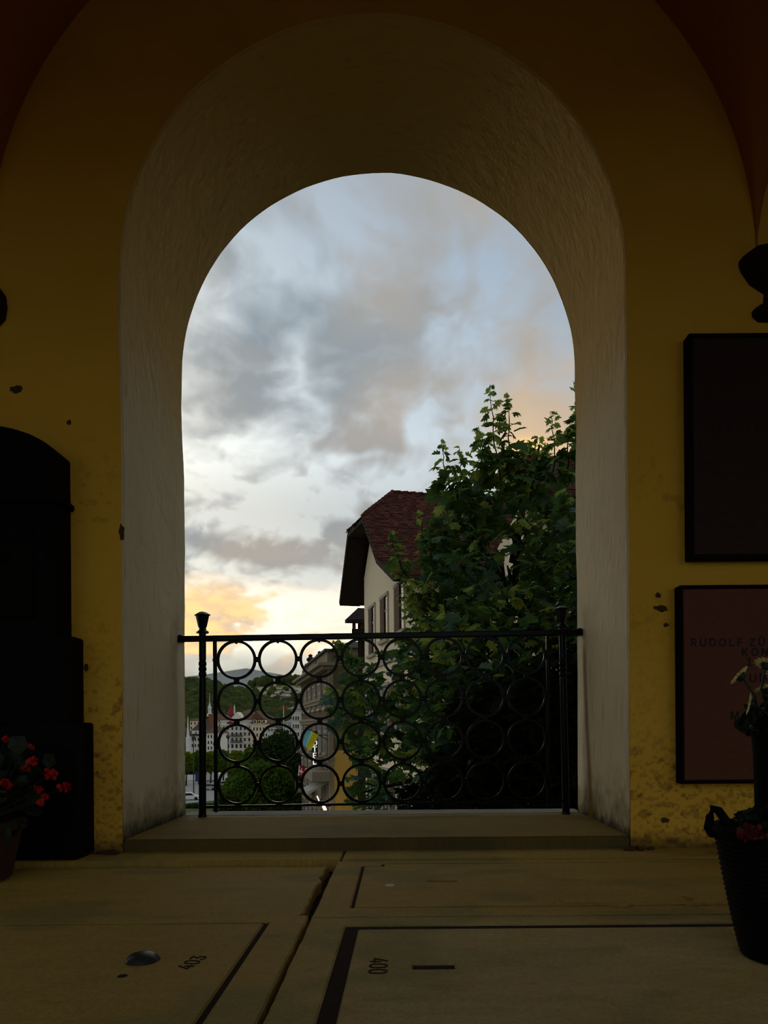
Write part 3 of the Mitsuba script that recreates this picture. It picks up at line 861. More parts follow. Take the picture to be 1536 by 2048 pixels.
for (px, py, Z), rad, n in BUNCH:
    c = P(px, py, Z)
    s0 = P(1026, min(1600, py + 220), 8.7)
    mid = (s0 + c) / 2 + g.normal(size=3) * 0.1 + (0, 0, 0.1)
    add('branch', tube([s0, mid, c, c + (c - mid) * 0.2], [0.055, 0.04, 0.022, 0.008], 6), 'm_bark', maple, smooth=True)
    for i in range(int(n * 1.45)):
        d = g.normal(size=3)
        d = d / np.linalg.norm(d) * g.uniform(0.15, 1) ** 0.4
        at = c + d * np.array(rad)
        k = g.random()
        kind = 'm_leaf_young' if k < (0.75 if (px, py, Z) in YOUNG else 0.16 + 0.12 * (d[2] > 0.4)) else 'm_leaf_blue' if k < 0.40 else 'm_leaf'
        placed.append((at, g.uniform(0.05, 0.10) if (px, py, Z) in YOUNG else g.uniform(0.09, 0.185), kind, None))
# shoots that stand out against sky and roof: stems with leaves up to a tuft of young ones
SHOOTS = [[(1000, 960), (990, 890), (985, 830), (980, 768)], [(1015, 930), (1018, 860), (1016, 788)], [(900, 990), (893, 940), (880, 885)], [(915, 1000), (922, 950), (920, 895)], [(975, 950), (965, 900), (958, 858)],
          [(1105, 960), (1110, 900), (1100, 820)], [(1140, 960), (1135, 880), (1145, 840)], [(1170, 900), (1160, 840), (1148, 765)], [(1050, 960), (1048, 915), (1058, 880)],
          [(870, 1130), (845, 1070), (838, 1022)], [(815, 1150), (790, 1100), (782, 1062)], [(890, 1110), (880, 1060), (872, 1040)], [(700, 1330), (690, 1290), (672, 1285)], [(1085, 960), (1075, 920), (1066, 905)],
          [(1060, 1000), (1040, 950), (1030, 905)], [(850, 1220), (812, 1170), (800, 1150)], [(720, 1530), (700, 1500), (690, 1470)]]
for sh in SHOOTS:
    Zs = 8.3 if sh[0][1] < 1020 else 8.9
    q = np.array([P(x, y, Zs) for x, y in sh])
    fine = np.array([[np.interp(t, np.linspace(0, 1, len(q)), q[:, k]) for k in range(3)] for t in np.linspace(0, 1, 9)])
    fine += g.normal(size=fine.shape) * 0.012
    add('twig', tube(fine, np.linspace(0.010, 0.0025, 9), 5), 'm_bark', maple, smooth=True)
    L = np.linalg.norm(q[-1] - q[0])
    m = int(13 + L * 26)
    for i in range(m):
        t = (i + 0.5) / m
        at = np.array([np.interp(t, np.linspace(0, 1, 9), fine[:, k]) for k in range(3)])
        sz = (0.185 * (1 - t) + 0.06 * t) * g.uniform(0.75, 1.25)
        az = g.uniform(0, 2 * np.pi)
        out = np.array([-math.sin(az), math.cos(az), 0.25]) * sz * (0.5 if t < 0.9 else 0.2)
        kind = 'm_leaf_young' if g.random() < 0.15 + 0.6 * t else 'm_leaf'
        placed.append((at + out, sz, kind, az))
# the 300 leaves that show largest are parts of their own, the rest is one part
shown = lambda a: 640 < VX + a[0] / a[1] * F < 1165 and 740 < VY - (a[2] - CAM_Z) / a[1] * F < 1625
nearness = sorted((i for i, (a, s, k, z) in enumerate(placed) if shown(a)), key=lambda i: -(placed[i][1] / placed[i][0][1]) - (0.05 if VY - (placed[i][0][2] - CAM_Z) / placed[i][0][1] * F < 1010 else 0))
single = set(nearness[:300])
rest = {}
for i, (at, s, kind, az) in enumerate(placed):
    M = leaf_matrix(at, s, 0.32, az)
    j = int(g.integers(len(LEAVES)))
    if i in single:
        put('leaf', LEAF_PLY[j, kind], maple, mat(M))
    else:
        m = LEAVES[j].copy()
        m.apply_transform(M)
        rest.setdefault(kind, []).append(m)
for kind, ms in rest.items():
    tag(add('foliage', cat(ms), kind, maple), {'m_leaf_young': 'yellowish young leaves', 'm_leaf_blue': 'bluish green leaves'}.get(kind, 'dark green maple leaves'), kind='stuff')

# an added near-black leaf mass stands in for the deep shade below the maple
mat_def('m_leaf_shade', leaf_mat((0.014, 0.024, 0.012), 0.3, 0.5))
shade_mass = thing('evergreen_bush', 'added near-black leaf mass for the deep shade behind the right half of the railing', 'bush')
add('stem', tube([(1.35, 6.9, float(ground_h(0, 6.9)) - 0.2), (1.35, 6.8, -1.0), (1.3, 6.7, 0.2)], [0.12, 0.08, 0.03], 8), 'm_bark', shade_mass, smooth=True)
ym_ = []
for (px, py, Z), rad, n in (((1050, 1445, 6.7), (0.60, 0.5, 0.52), 900), ((945, 1540, 6.8), (0.46, 0.45, 0.36), 520), ((1140, 1370, 6.6), (0.40, 0.4, 0.45), 420), ((1130, 1560, 6.5), (0.5, 0.4, 0.40), 480), ((860, 1600, 7.0), (0.36, 0.3, 0.20), 200), ((960, 1430, 7.0), (0.34, 0.3, 0.3), 240), ((1260, 1460, 6.6), (0.6, 0.6, 0.8), 700), ((1050, 1640, 6.6), (1.0, 0.5, 0.35), 700)):
    c = P(px, py, Z)
    for i in range(n):
        d = g.normal(size=3)
        d = d / np.linalg.norm(d) * g.uniform(0.1, 1) ** 0.4
        m = LEAVES[int(g.integers(5))].copy()
        m.apply_transform(leaf_matrix(c + d * np.array(rad), g.uniform(0.07, 0.12), 0.4))
        ym_.append(m)
tag(add('foliage', cat(ym_), 'm_leaf_shade', shade_mass), kind='stuff')

# ------------------------------------------------------------------ the street front: gabled house, hotel
SD = np.array([-0.2368, 0.9716])                  # along the street, away from us
SN = np.array([-0.9716, -0.2368])                 # out of the facades, over the street
STREET = -13.2


def sp(Z, c, off=0.0, z=0.0):
    """A point on the street front's line (X = c - 0.2437 Z), shifted out by off."""
    return np.array([c - 0.2437 * Z + SN[0] * off, Z + SN[1] * off, z])


def Zat(px, c):
    return c / ((px - VX) / F + 0.2437)


def zat(py, Z):
    return CAM_Z + (VY - py) / F * Z


FR = lambda o: np.array([[SD[0], SN[0], 0, o[0]], [SD[1], SN[1], 0, o[1]], [0, 0, 1, o[2]], [0, 0, 0, 1.0]])  # x along the street, y out, z up


def on_front(m, o):
    m = m.copy()
    m.apply_transform(FR(o))
    if np.linalg.det(FR(o)[:3, :3]) < 0:
        m.invert()
    return m


mat_def('m_house_wall', diffuse((0.84, 0.69, 0.47), 0.9))
mat_def('m_frame_stone', diffuse((0.42, 0.36, 0.28), 0.85))
mat_def('m_pane', {'type': 'twosided', 'bsdf': {'type': 'principled', 'base_color': {'type': 'rgb', 'value': [0.02, 0.022, 0.025]}, 'roughness': 0.25, 'specular': 0.3}})
mat_def('m_shutter', diffuse((0.10, 0.055, 0.028), 0.7))
mat_def('m_wood_dark', diffuse((0.030, 0.020, 0.015), 0.85))
mat_def('m_white', diffuse((0.70, 0.68, 0.63), 0.7))


def tile_color(p, n, uv):
    a = mikit.cell_rand(p.x * 5.1 + 3.0, p.y * 5.3, p.z * 6.0)
    return mix((0.045, 0.013, 0.009), (0.14, 0.042, 0.026), a * a)


mat_def('m_tile', textured(tile_color, 0.8, None, spec=0.12))


def tiled(tri_or_quad, up, du=0.20, dv=0.17, t=0.022, lift=0.03):
    """Plain roof tiles laid in courses over a plane polygon (list of 3-D points); up: the uphill direction on the plane. One mesh of all tiles."""
    q = np.array(tri_or_quad, float)
    o = q[0]
    nrm = np.cross(q[1] - q[0], q[2] - q[0])
    nrm /= np.linalg.norm(nrm)
    if nrm[2] < 0:
        nrm = -nrm
    v = np.array(up, float)
    v -= nrm * (v @ nrm)
    v /= np.linalg.norm(v)
    u = np.cross(v, nrm)
    uv = np.c_[(q - o) @ u, (q - o) @ v]
    poly = sg.Polygon(uv).buffer(0)
    x0, y0, x1, y1 = poly.bounds
    prep = shapely.prepared.prep(poly.buffer(0.06))
    V, Fc = [], []
    h = np.random.default_rng(int(abs(o[0] * 100)) % 1000)
    tilt = t / dv
    for r in range(int((y1 - y0) / dv) + 1):
        for c in range(int((x1 - x0) / du) + 2):
            a, b = x0 + (c - 0.5 * (r % 2)) * du, y0 + r * dv
            if not prep.contains(sg.Point(a + du / 2, b + dv / 2)):
                continue
            j = h.normal(0, 0.004)
            w = du * 0.94
            e = b - 0.03 + j * 2
            prof = [(a, e, t + lift + j), (a + w * 0.5, e - 0.022, t + lift + j + 0.004), (a + w, e, t + lift + j), (a + w, b + dv, lift), (a, b + dv, lift)]
            low = [(a, e, lift - 0.012), (a + w * 0.5, e - 0.022, lift - 0.012), (a + w, e, lift - 0.012)]
            k = len(V)
            V += [o + u * p_[0] + v * p_[1] + nrm * p_[2] for p_ in prof + low]
            Fc += [[k, k + 1, k + 2], [k, k + 2, k + 3], [k, k + 3, k + 4], [k + 5, k + 6, k + 1], [k + 5, k + 1, k], [k + 6, k + 7, k + 2], [k + 6, k + 2, k + 1], [k + 7, k + 3, k + 2], [k + 5, k, k + 4]]
    return trimesh.Trimesh(np.array(V), np.array(Fc), process=False)


def slabroof(pts, t=0.12):
    """A roof plane as a thin solid: polygon of 3-D points, thickened downwards."""
    q = np.array(pts, float)
    return hull(np.vstack([q, q - (0, 0, t)]))


# --- gabled house
house = thing('gabled_house', 'cream gabled house with a half-hipped tiled roof behind the maple', 'house')
C1, C2 = 6.74, 5.74                                # wall front and verge lines
RD = np.array([0.9716, 0.2368, 0.0])               # along the ridge, away from the street
wl, wr = 25.0, 34.6
LEN = 11.0
prof_z = [(24.25, 5.75), (26.9, 6.97), (29.6, 9.343), (31.6, 11.1), (33.2, 9.69), (35.8, 6.9)]
base = []
gable = [(wl, STREET), (wl, 5.85), (26.9, 6.68), (29.6, 9.0), (33.2, 9.2), (wr, 7.8), (wr, STREET)]
gp2 = sg.Polygon([((Z - wl) / SD[1], z) for Z, z in gable])
w = prism(gp2, LEN)
w.apply_transform(np.array([[SD[0], 0, RD[0], 0], [SD[1], 0, RD[1], 0], [0, 1, 0, 0], [0, 0, 0, 1.0]]))
w.apply_translation(sp(wl, C1))
w.fix_normals()
add('wall', w, 'm_house_wall', house)
Vp = lambda i, off=0.0: sp(prof_z[i][0], C2, 0, prof_z[i][1]) + RD * off
apex = sp(31.6, C2, 0, 11.1) + RD * 1.75
back = RD * (LEN + 0.5)
planes = [([Vp(1), Vp(1) + back, Vp(0) + back, Vp(0)], (0.236 * -1, 0.97, 1)), ([Vp(1), Vp(2), apex, apex + back, Vp(1) + back], (-0.236, 0.97, 1)),
          ([Vp(2), apex, Vp(4)], (0.97, 0.236, 1)), ([Vp(4), apex, apex + back, Vp(5) + back, Vp(5)], (0.236, -0.97, 1))]
for i, (pl, up) in enumerate(planes):
    rf = add('roof', slabroof(pl, 0.16), 'm_wood_dark', house)
    if i < 3:
        tag(add('tiles', tiled(pl, up), 'm_tile', rf), kind='stuff')
for a, b in ((Vp(2), apex), (apex, Vp(4)), (apex, apex + back)):
    n = int(np.linalg.norm(b - a) / 0.34)
    for i in range(n):
        s, e = a + (b - a) * i / n, a + (b - a) * (i + 1.08) / n
        add('ridge_tile', tube([s + (0, 0, 0.03), e + (0, 0, 0.055)], [0.085, 0.10], 8), 'm_tile', house)
for a, b in ((Vp(0), Vp(1)), (Vp(1), Vp(2)), (Vp(4), Vp(5)), (Vp(2), Vp(4))):
    add('bargeboard', bar(a - (0, 0, 0.10), b - (0, 0, 0.10), 0.05, 0.24), 'm_wood_dark', house)
# the boarded soffit of the deep verge
for (Z0, z0), (Z1, z1) in zip(prof_z[:2] + prof_z[2:3] + prof_z[4:5], prof_z[1:3] + prof_z[4:5] + prof_z[5:6]):
    n = max(1, int(abs(Z1 - Z0) / 0.35))
    for i in range(n):
        t0, t1 = i / n, (i + 0.94) / n
        A, B = sp(Z0 + (Z1 - Z0) * t0, C2, 0, z0 + (z1 - z0) * t0), sp(Z0 + (Z1 - Z0) * t1, C2, 0, z0 + (z1 - z0) * t1)
        q = np.array([A, B, B + RD * 1.02, A + RD * 1.02]) - (0, 0, 0.2)
        add('soffit_board', hull(np.vstack([q, q - (0, 0, 0.03)])), 'm_wood_dark', house)
gA, gB = Vp(0) - (0, 0, 0.1) + (0.02, -0.1, 0), Vp(0) + back - (0, 0, 0.1) + (0.02, -0.1, 0)
add('gutter', tube([gA, gB], [0.075, 0.075], 8), 'm_wood_dark', house)


def house_window(holder, Z0, Z1, z0, z1, c, shutter=False, proud=0.05, fw=0.14, mullion=True):
    """Window on the street front between depths Z0 < Z1 and heights z0 < z1: stone frame, panes, sill."""
    o = sp(Z0, c, 0, 0)
    L = (Z1 - Z0) / SD[1]
    fr = [box(-fw, 0, -0.1, proud, z0 - fw, z1 + fw), box(L, L + fw, -0.1, proud, z0 - fw, z1 + fw), box(-fw, L + fw, -0.1, proud + 0.02, z1, z1 + fw), box(-fw - 0.05, L + fw + 0.05, -0.1, proud + 0.10, z0 - fw, z0)]
    k = add('window', on_front(cat(fr), o), 'm_frame_stone', holder)
    add('pane', on_front(box(0, L, 0.004, 0.012, z0, z1), o), 'm_pane', k)
    if mullion:
        add('sash', on_front(cat(box(L / 2 - 0.035, L / 2 + 0.035, 0.012, 0.03, z0, z1), box(0, L, 0.012, 0.028, z0 + (z1 - z0) * 0.66, z0 + (z1 - z0) * 0.66 + 0.05), box(0, 0.05, 0.012, 0.03, z0, z1), box(L - 0.05, L, 0.012, 0.03, z0, z1)), o), 'm_white', k)
    if shutter:
        for s in (-1, 1):
            x0, x1 = (-fw - L * 0.42, -fw) if s < 0 else (L + fw, L + fw + L * 0.42)
            ms = [box(x0, x1, 0.012, 0.045, z0, z1)] + [box(x0 + 0.05, x1 - 0.05, 0.045, 0.06, z, z + 0.07) for z in np.arange(z0 + 0.06, z1 - 0.1, 0.14)]
            add('shutter', on_front(cat(ms), o), 'm_shutter', k)
    return k


for (p0, p1, zz0, zz1) in ((741, 752, 3.9, 6.3), (764.5, 778, 4.25, 6.3), (793, 811, 4.25, 6.3)):
    za, zb_ = Zat(p1, C1), Zat(p0, C1)
    k = house_window(house, za, zb_, zz0, zz1 - 0.25, C1)
    Lw = (zb_ - za) / SD[1]
    add('shutter', on_front(cat(box(Lw * 0.42, Lw, 0.03, 0.06, zz0 - 0.0, zz1 - 0.25), *[box(Lw * 0.46, Lw * 0.96, 0.06, 0.07, z, z + 0.05) for z in np.arange(zz0 + 0.1, zz1 - 0.35, 0.11)]), sp(za, C1)), 'm_shutter', k)
for fz in (1.2, -2.4, -6.6, -9.8):
    for p0, p1 in ((741, 752), (764.5, 778), (793, 811)):
        house_window(house, Zat(p1, C1), Zat(p0, C1), fz - 0.9, fz + 1.1, C1, True)
add('string_course', on_front(box(-0.1, (wr - wl) / SD[1] + 0.1, -0.05, 0.09, 3.2, 3.42), sp(wl, C1)), 'm_frame_stone', house)
# windows on the side that faces us
for zc in (3.6, 0.2, -3.2):
    for s in (1.5, 4.2, 7.0):
        o = sp(wl, C1) + RD * s
        q = np.array([[1.1, 0], [0, 0]])
        A = o + (0, 0, zc - 0.9)
        dn = -np.array([SD[0], SD[1], 0])
        fr = cat(bar(A, A + RD * 1.1, 0.14, 0.14), bar(A + (0, 0, 1.7), A + RD * 1.1 + (0, 0, 1.7), 0.14, 0.14), bar(A, A + (0, 0, 1.7), 0.14, 0.14), bar(A + RD * 1.1, A + RD * 1.1 + (0, 0, 1.7), 0.14, 0.14))
        k = add('window', fr, 'm_frame_stone', house)
        add('pane', hull([A + dn * 0.02, A + RD * 1.1 + dn * 0.02, A + dn * 0.02 + (0, 0, 1.7), A + RD * 1.1 + dn * 0.02 + (0, 0, 1.7), A, A + RD * 1.1, A + (0, 0, 1.7), A + RD * 1.1 + (0, 0, 1.7)]), 'm_pane', k)

# --- covered balcony of the next house, seen under the gable's eave
bal = thing('roofed_balcony', 'small roofed wooden balcony just left of the gabled house', 'balcony')
Zb = 36.6
A = P(699, 1238, Zb)
q = [P(693, 1236, Zb), P(722, 1212, Zb), P(745, 1212, Zb + 2.5), P(740, 1240, Zb + 2.5)]
add('roof', slabroof([P(693, 1238, Zb), P(716, 1216, Zb + 1.2), P(716, 1216, Zb + 1.2) + RD * 3, P(693, 1238, Zb) + RD * 3.2, P(690, 1240, Zb + 3), P(714, 1220, Zb + 3)], 0.18), 'm_wood_dark', bal)
for px in (708, 724):
    add('post', bar(P(px, 1236, Zb + 0.6), P(px, 1275, Zb + 0.6), 0.16), 'm_shutter', bal)
add('parapet', hull([P(704, 1258, Zb + 0.5), P(704, 1275, Zb + 0.5), P(740, 1258, Zb + 0.5), P(740, 1275, Zb + 0.5), P(704, 1258, Zb + 3), P(704, 1275, Zb + 3), P(740, 1258, Zb + 3), P(740, 1275, Zb + 3)]), 'm_wood_dark', bal)
add('rear_wall', hull([P(716, 1225, Zb + 2), P(716, 1600, Zb + 2), P(750, 1225, Zb + 2), P(750, 1600, Zb + 2), P(716, 1225, Zb + 5), P(716, 1600, Zb + 5), P(752, 1225, Zb + 5), P(752, 1600, Zb + 5)]), 'm_wood_dark', bal)

# --- the house behind the maple's top, only its roof shows
rh = thing('tiled_roof_house', 'house at the right whose dark tiled roof rises behind the maple top', 'house')
Zr = 21.0
e0, e1, r0, r1 = P(1010, 985, Zr), P(1300, 1010, Zr), P(1050, 916, Zr + 3.2), P(1300, 913, Zr + 3.2)
pl = [r0, r1, e1, e0]
rf = add('roof', slabroof(pl, 0.15), 'm_wood_dark', rh)
tag(add('tiles', tiled(pl, (0, 1, 1)), 'm_tile', rf), kind='stuff')
h0_, h1_ = P(1120, 940, Zr - 1.5), P(1165, 878, Zr + 0.5)
pl2 = [h1_, h1_ + (4, 0, 0), P(1330, 990, Zr - 3.0), P(1098, 990, Zr - 3.0)]
rf = add('roof', slabroof(pl2, 0.15), 'm_wood_dark', rh)
tag(add('tiles', tiled(pl2, (0, 1, 1)), 'm_tile', rf), kind='stuff')
a, b = P(1098, 990, Zr - 3.0), h1_
n = int(np.linalg.norm(b - a) / 0.36)
for i in range(n):
    s, e = a + (b - a) * i / n, a + (b - a) * (i + 1.08) / n
    add('ridge_tile', tube([s + (0, 0, 0.05), e + (0, 0, 0.08)], [0.10, 0.12], 8), 'm_tile', rh)
ex = [e0 + (0.6, 0.5, -0.2), e1 + (0, 0.5, -0.2)]
add('wall', box(ex[0][0], ex[1][0], Zr + 0.4, Zr + 6, STREET, e0[2] - 0.15), 'm_house_wall', rh)

# --- hotel further down the street
C3 = 6.5
hz0, hz1 = 45.0, 62.0
mat_def('m_hotel', diffuse((0.13, 0.092, 0.052), 0.9))
mat_def('m_hotel_end', diffuse((0.62, 0.36, 0.075), 0.9))
mat_def('m_hotel_trim', diffuse((0.26, 0.21, 0.14), 0.85))
mat_def('m_roof_grey', diffuse((0.06, 0.055, 0.05), 0.7))
mat_def('m_awning', diffuse((0.40, 0.37, 0.33), 0.8))
mat_def('m_letter_white', {'type': 'twosided', 'bsdf': {'type': 'principled', 'base_color': {'type': 'rgb', 'value': [0.8, 0.8, 0.78]}, 'roughness': 0.5}})
hotel = thing('hotel', 'tall hotel with an orange end wall, balconies and vertical sign down the street', 'hotel')
L = (hz1 - hz0) / SD[1]
o = sp(hz0, C3)
top = zat(1352, 55)
add('front', on_front(box(0, L, -9, 0, STREET, top), o), 'm_hotel', hotel)
add('end_wall', on_front(box(-0.05, 0.0, -9, 0.0, STREET, zat(1500, 45)), o), 'm_hotel_end', hotel)
add('corner_strip', on_front(box(-0.09, 0.25, -0.25, 0.06, STREET, top - 0.2), o), 'm_hotel_trim', hotel)
for za in (top - 0.05, zat(1402, 50), zat(1440, 50), zat(1512, 50)):
    d = 0.75 if za > 3 else 0.22
    add('cornice', on_front(cat(box(-d * 0.7, L + 0.2, -0.3, d, za, za + 0.18), box(-d * 0.4, L + 0.1, -0.3, d * 0.6, za - 0.22, za)), o), 'm_hotel_trim', hotel)
add('attic', on_front(box(1.5, L - 2.0, -6, -0.1, top + 0.1, zat(1320, 53)), o), 'm_hotel_trim', hotel)
add('attic_coping', on_front(box(1.3, L - 1.8, -6.1, 0.1, zat(1320, 53), zat(1320, 53) + 0.14), o), 'm_roof_grey', hotel)
dz0, dz1 = zat(1330, 47), zat(1300, 47)
add('lift_house', on_front(box(0.4, 3.4, -5, -0.7, dz0 - 1.5, dz1), o), 'm_hotel_trim', hotel)
add('lift_house_roof', on_front(hull([(0.0, -5.3, dz1), (3.8, -5.3, dz1), (0, -0.3, dz1), (3.8, -0.3, dz1), (1.0, -4, dz1 + 0.5), (2.8, -4, dz1 + 0.5), (1.0, -1.5, dz1 + 0.5), (2.8, -1.5, dz1 + 0.5)]), o), 'm_roof_grey', hotel)
urn = [(0, 0), (0.30, 0), (0.30, 0.1), (0.12, 0.16), (0.10, 0.28), (0.30, 0.45), (0.36, 0.62), (0.22, 0.74), (0.14, 0.80), (0.20, 0.90), (0.1, 1.0), (0, 1.05)]
for px, py0, s in ((622, 1331, 0.95), (640, 1322, 0.75), (613, 1340, 0.6)):
    Zu = Zat(px, C3 + 0.35)
    add('roof_figure', lathe(np.array(urn) * s, 14, (*(sp(Zu, C3 + 0.35)[:2]), zat(py0, Zu))), 'm_wood_dark', hotel, smooth=40)
    add('figure_base', box(*np.ravel([[a - 0.3, a + 0.3] for a in sp(Zu, C3 + 0.35)[:2]]), top, zat(py0, Zu) + 0.02), 'm_hotel_trim', hotel)
nz = [(-10.9, -8.9), (-7.6, -5.4), (-4.3, -2.1), (-1.1, 1.0), (1.9, 3.5)]
for fi, (z0, z1) in enumerate(nz):
    for t in (1.2, 4.2, 7.2, 10.2, 13.2, 15.8):
        Zc = hz0 + t * SD[1]
        k = house_window(hotel, Zc, Zc + 1.15, z0, z1, C3, False, 0.06, 0.16)
        if fi in (1, 2, 3) and t in (1.2, 7.2, 13.2):
            bq = [box(t - 0.5, t + 1.7, 0.0, 0.85, z0 - 0.35, z0 - 0.22)] + [box(t - 0.5 + 0.14 * i, t - 0.47 + 0.14 * i, 0.80, 0.83, z0 - 0.22, z0 + 0.7) for i in range(16)] + [box(t - 0.5, t + 1.7, 0.79, 0.84, z0 + 0.7, z0 + 0.75)]
            add('balcony', on_front(cat(bq), o), 'm_hotel_trim', hotel)
# solid corner balcony
zc = zat(1562, 45)
add('balcony', on_front(rbox(-0.2, 4.2, 0.0, 1.15, zc, zat(1541, 45), 0.05), o), 'm_hotel_trim', hotel)
zk = zat(1575, 46)
aw = hull([(0.6, 0.05, zk + 0.45), (3.6, 0.05, zk + 0.45), (0.6, 1.35, zk - 0.15), (3.6, 1.35, zk - 0.15), (0.6, 1.35, zk - 0.40), (3.6, 1.35, zk - 0.40), (0.6, 0.05, zk + 0.40), (3.6, 0.05, zk + 0.40)])
tag(add('awning', on_front(aw, o), 'm_awning', hotel), 'pale grey awning')
# upright sign: white letters one below the other on a fin that stands out over the street
sgn = thing('hotel_sign', 'white vertical lettering of the hotel sign standing out over the street', 'sign')
Zs = 45.6
dn = np.array([-SD[0], -SD[1], 0])
hl_ = 10.5 / F * Zs
for i, ch in enumerate('HOTEL'):
    m = meshkit.text_mesh(ch, hl_, 0.05, True)
    m.apply_translation((-m.bounds[:, 0].mean(), 0, 0))
    m.apply_transform(rot((1, 0, 0), 90))
    m.apply_translation(P(629.5, 1482 + 12.6 * (i - 1) + 9, Zs))
    key = add('letter', m, None, sgn)
    scene[key] |= {'bsdf': {'type': 'diffuse'}, 'emitter': {'type': 'area', 'radiance': {'type': 'rgb', 'value': [0.17, 0.17, 0.165]}}}  # a lit sign
a, b = P(623.5, 1462, Zs + 0.12), P(636, 1524, Zs + 0.12)
add('board', rbox(a[0], b[0], Zs + 0.06, Zs + 0.16, b[2], a[2], 0.01), 'm_wood_dark', sgn)
add('bracket', cat(bar(P(634, 1470, Zs + 0.1), P(655.5, 1470, Zs + 0.1), 0.05), bar(P(634, 1515, Zs + 0.1), P(655.5, 1515, Zs + 0.1), 0.05)), 'm_wood_dark', sgn)


def flag(name_label, corners, Z, cols, pole, nx=14, ny=8, sag=0.12, cross=False):
    """A cloth flag through four photographed corners (top at the pole first, then along the pole's end, outer, inner), rippled, of coloured stripes."""
    k = thing('flag', name_label, 'flag')
    c = [P(x, y, Z + dz) for (x, y), dz in zip(corners, (0, -0.2, -0.3, 0.1))]
    def at(s, t):
        p = (c[0] * (1 - s) + c[1] * s) * (1 - t) + (c[3] * (1 - s) + c[2] * s) * t
        return p + np.array([0.05, 0.3, 0.03]) * sag * math.sin(s * 7 + t * 3)
    lo = 0.0
    for colr, hi in cols:
        V = [at(lo + (hi - lo) * i / nx, j / ny) for i in range(nx + 1) for j in range(ny + 1)]
        Fc = [q for i in range(nx) for j in range(ny) for q in ([i * (ny + 1) + j, (i + 1) * (ny + 1) + j, (i + 1) * (ny + 1) + j + 1], [i * (ny + 1) + j, (i + 1) * (ny + 1) + j + 1, i * (ny + 1) + j + 1])]
        add('stripe', trimesh.Trimesh(V, Fc, process=False), colr, k, smooth=True)
        lo = hi
    if cross:
        for s0, s1, t0, t1 in ((0.44, 0.56, 0.2, 0.8), (0.25, 0.75, 0.42, 0.58)):
            V = [at(s, t) + (0, -0.03, 0) for s in np.linspace(s0, s1, 5) for t in np.linspace(t0, t1, 5)]
            Fc = [q for i in range(4) for j in range(4) for q in ([i * 5 + j, (i + 1) * 5 + j, (i + 1) * 5 + j + 1], [i * 5 + j, (i + 1) * 5 + j + 1, i * 5 + j + 1])]
            add('cross', trimesh.Trimesh(V, Fc, process=False), 'm_letter_white', k, smooth=True)
    add('pole', tube([P(x, y, Z) for x, y in pole], [0.035] * len(pole), 8), 'm_roof_grey', k)
    return k


cloth = lambda c: {'type': 'twosided', 'bsdf': {'type': 'diffuse', 'reflectance': {'type': 'rgb', 'value': list(c)}}}
mat_def('m_flag_blue', cloth((0.16, 0.50, 0.58)))
mat_def('m_flag_yellow', cloth((0.70, 0.62, 0.03)))
mat_def('m_flag_white', cloth((0.7, 0.72, 0.70)))
mat_def('m_flag_red', cloth((0.50, 0.012, 0.018)))
flag('sky-blue and yellow striped flag on the hotel front', [(614, 1457), (637, 1470), (622, 1501), (604, 1489)], 45.0, [('m_flag_blue', 0.40), ('m_flag_white', 0.48), ('m_flag_yellow', 1.0)], [(611, 1455), (640, 1471.5), (656, 1480)])
flag('red flag hanging below the striped flag on the hotel front', [(597, 1531), (612, 1534), (608, 1556), (596, 1551)], 52.0, [('m_flag_white', 0.2), ('m_flag_red', 1.0)], [(592, 1526), (618, 1537)], cross=True)
lamp = thing('hotel_lamp', 'bright tubular lamp glowing at the foot of the hotel front', 'lamp')
scene[lamp + '__tube'] = {**mikit.ply(tube([P(645, 1608, 44.6), P(651, 1621, 44.6)], [0.085, 0.11], 10)), 'bsdf': {'type': 'diffuse'}, 'emitter': {'type': 'area', 'radiance': {'type': 'rgb', 'value': [1.1, 0.85, 0.42]}}}
scene[lamp + '__strip'] = {**mikit.ply(tube([P(634, 1592, 44.6), P(639, 1604, 44.6)], [0.035, 0.035], 8)), 'bsdf': {'type': 'diffuse'}, 'emitter': {'type': 'area', 'radiance': {'type': 'rgb', 'value': [0.8, 0.66, 0.45]}}}
add('arm', bar(P(650, 1614, 44.75), P(660, 1612, 44.9), 0.05), 'm_wood_dark', lamp)

# ------------------------------------------------------------------ the town below
mat_def('m_asphalt', diffuse((0.30, 0.29, 0.27), 0.85))
mat_def('m_lawn', diffuse((0.055, 0.085, 0.018), 0.95))
gd = 900
add('street', box(-400, 300, 28, 430, STREET - 0.4, STREET), 'm_asphalt')
tag('street', 'grey asphalt street down in the town', kind='structure')


def gp(px, py):
    """A place on the street level seen at (px, py)."""
    d = P(px, py, 1.0)
    return P(px, py, (STREET - CAM_Z) / (d[2] - CAM_Z))


mat_def('m_kerb', diffuse((0.36, 0.34, 0.30), 0.9))
lw = prism(sg.Polygon([gp(340, 1640)[:2], gp(366, 1608)[:2], gp(440, 1601)[:2], gp(470, 1585)[:2], gp(600, 1585)[:2], gp(640, 1640)[:2], gp(560, 1700)[:2], gp(380, 1700)[:2]]), 0.12, STREET - 0.02)
add('lawn', lw, 'm_lawn')
tag('lawn', 'green verge between the street and the bushes', kind='structure')
lw = prism(sg.Polygon([gp(330, 1568)[:2], gp(414, 1558)[:2], gp(440, 1552)[:2], gp(440, 1545)[:2], gp(330, 1545)[:2]]), 0.15, STREET - 0.02)
add('kerb_strip', lw, 'm_kerb')
tag('kerb_strip', 'pale pavement along the far side of the street', kind='structure')

# --- leafy crowns for the street trees
TRI = np.array([[-0.5, -0.3, 0], [0.5, -0.3, 0.1], [0, 0.7, -0.05], [0.0, 0.2, 0.22]])


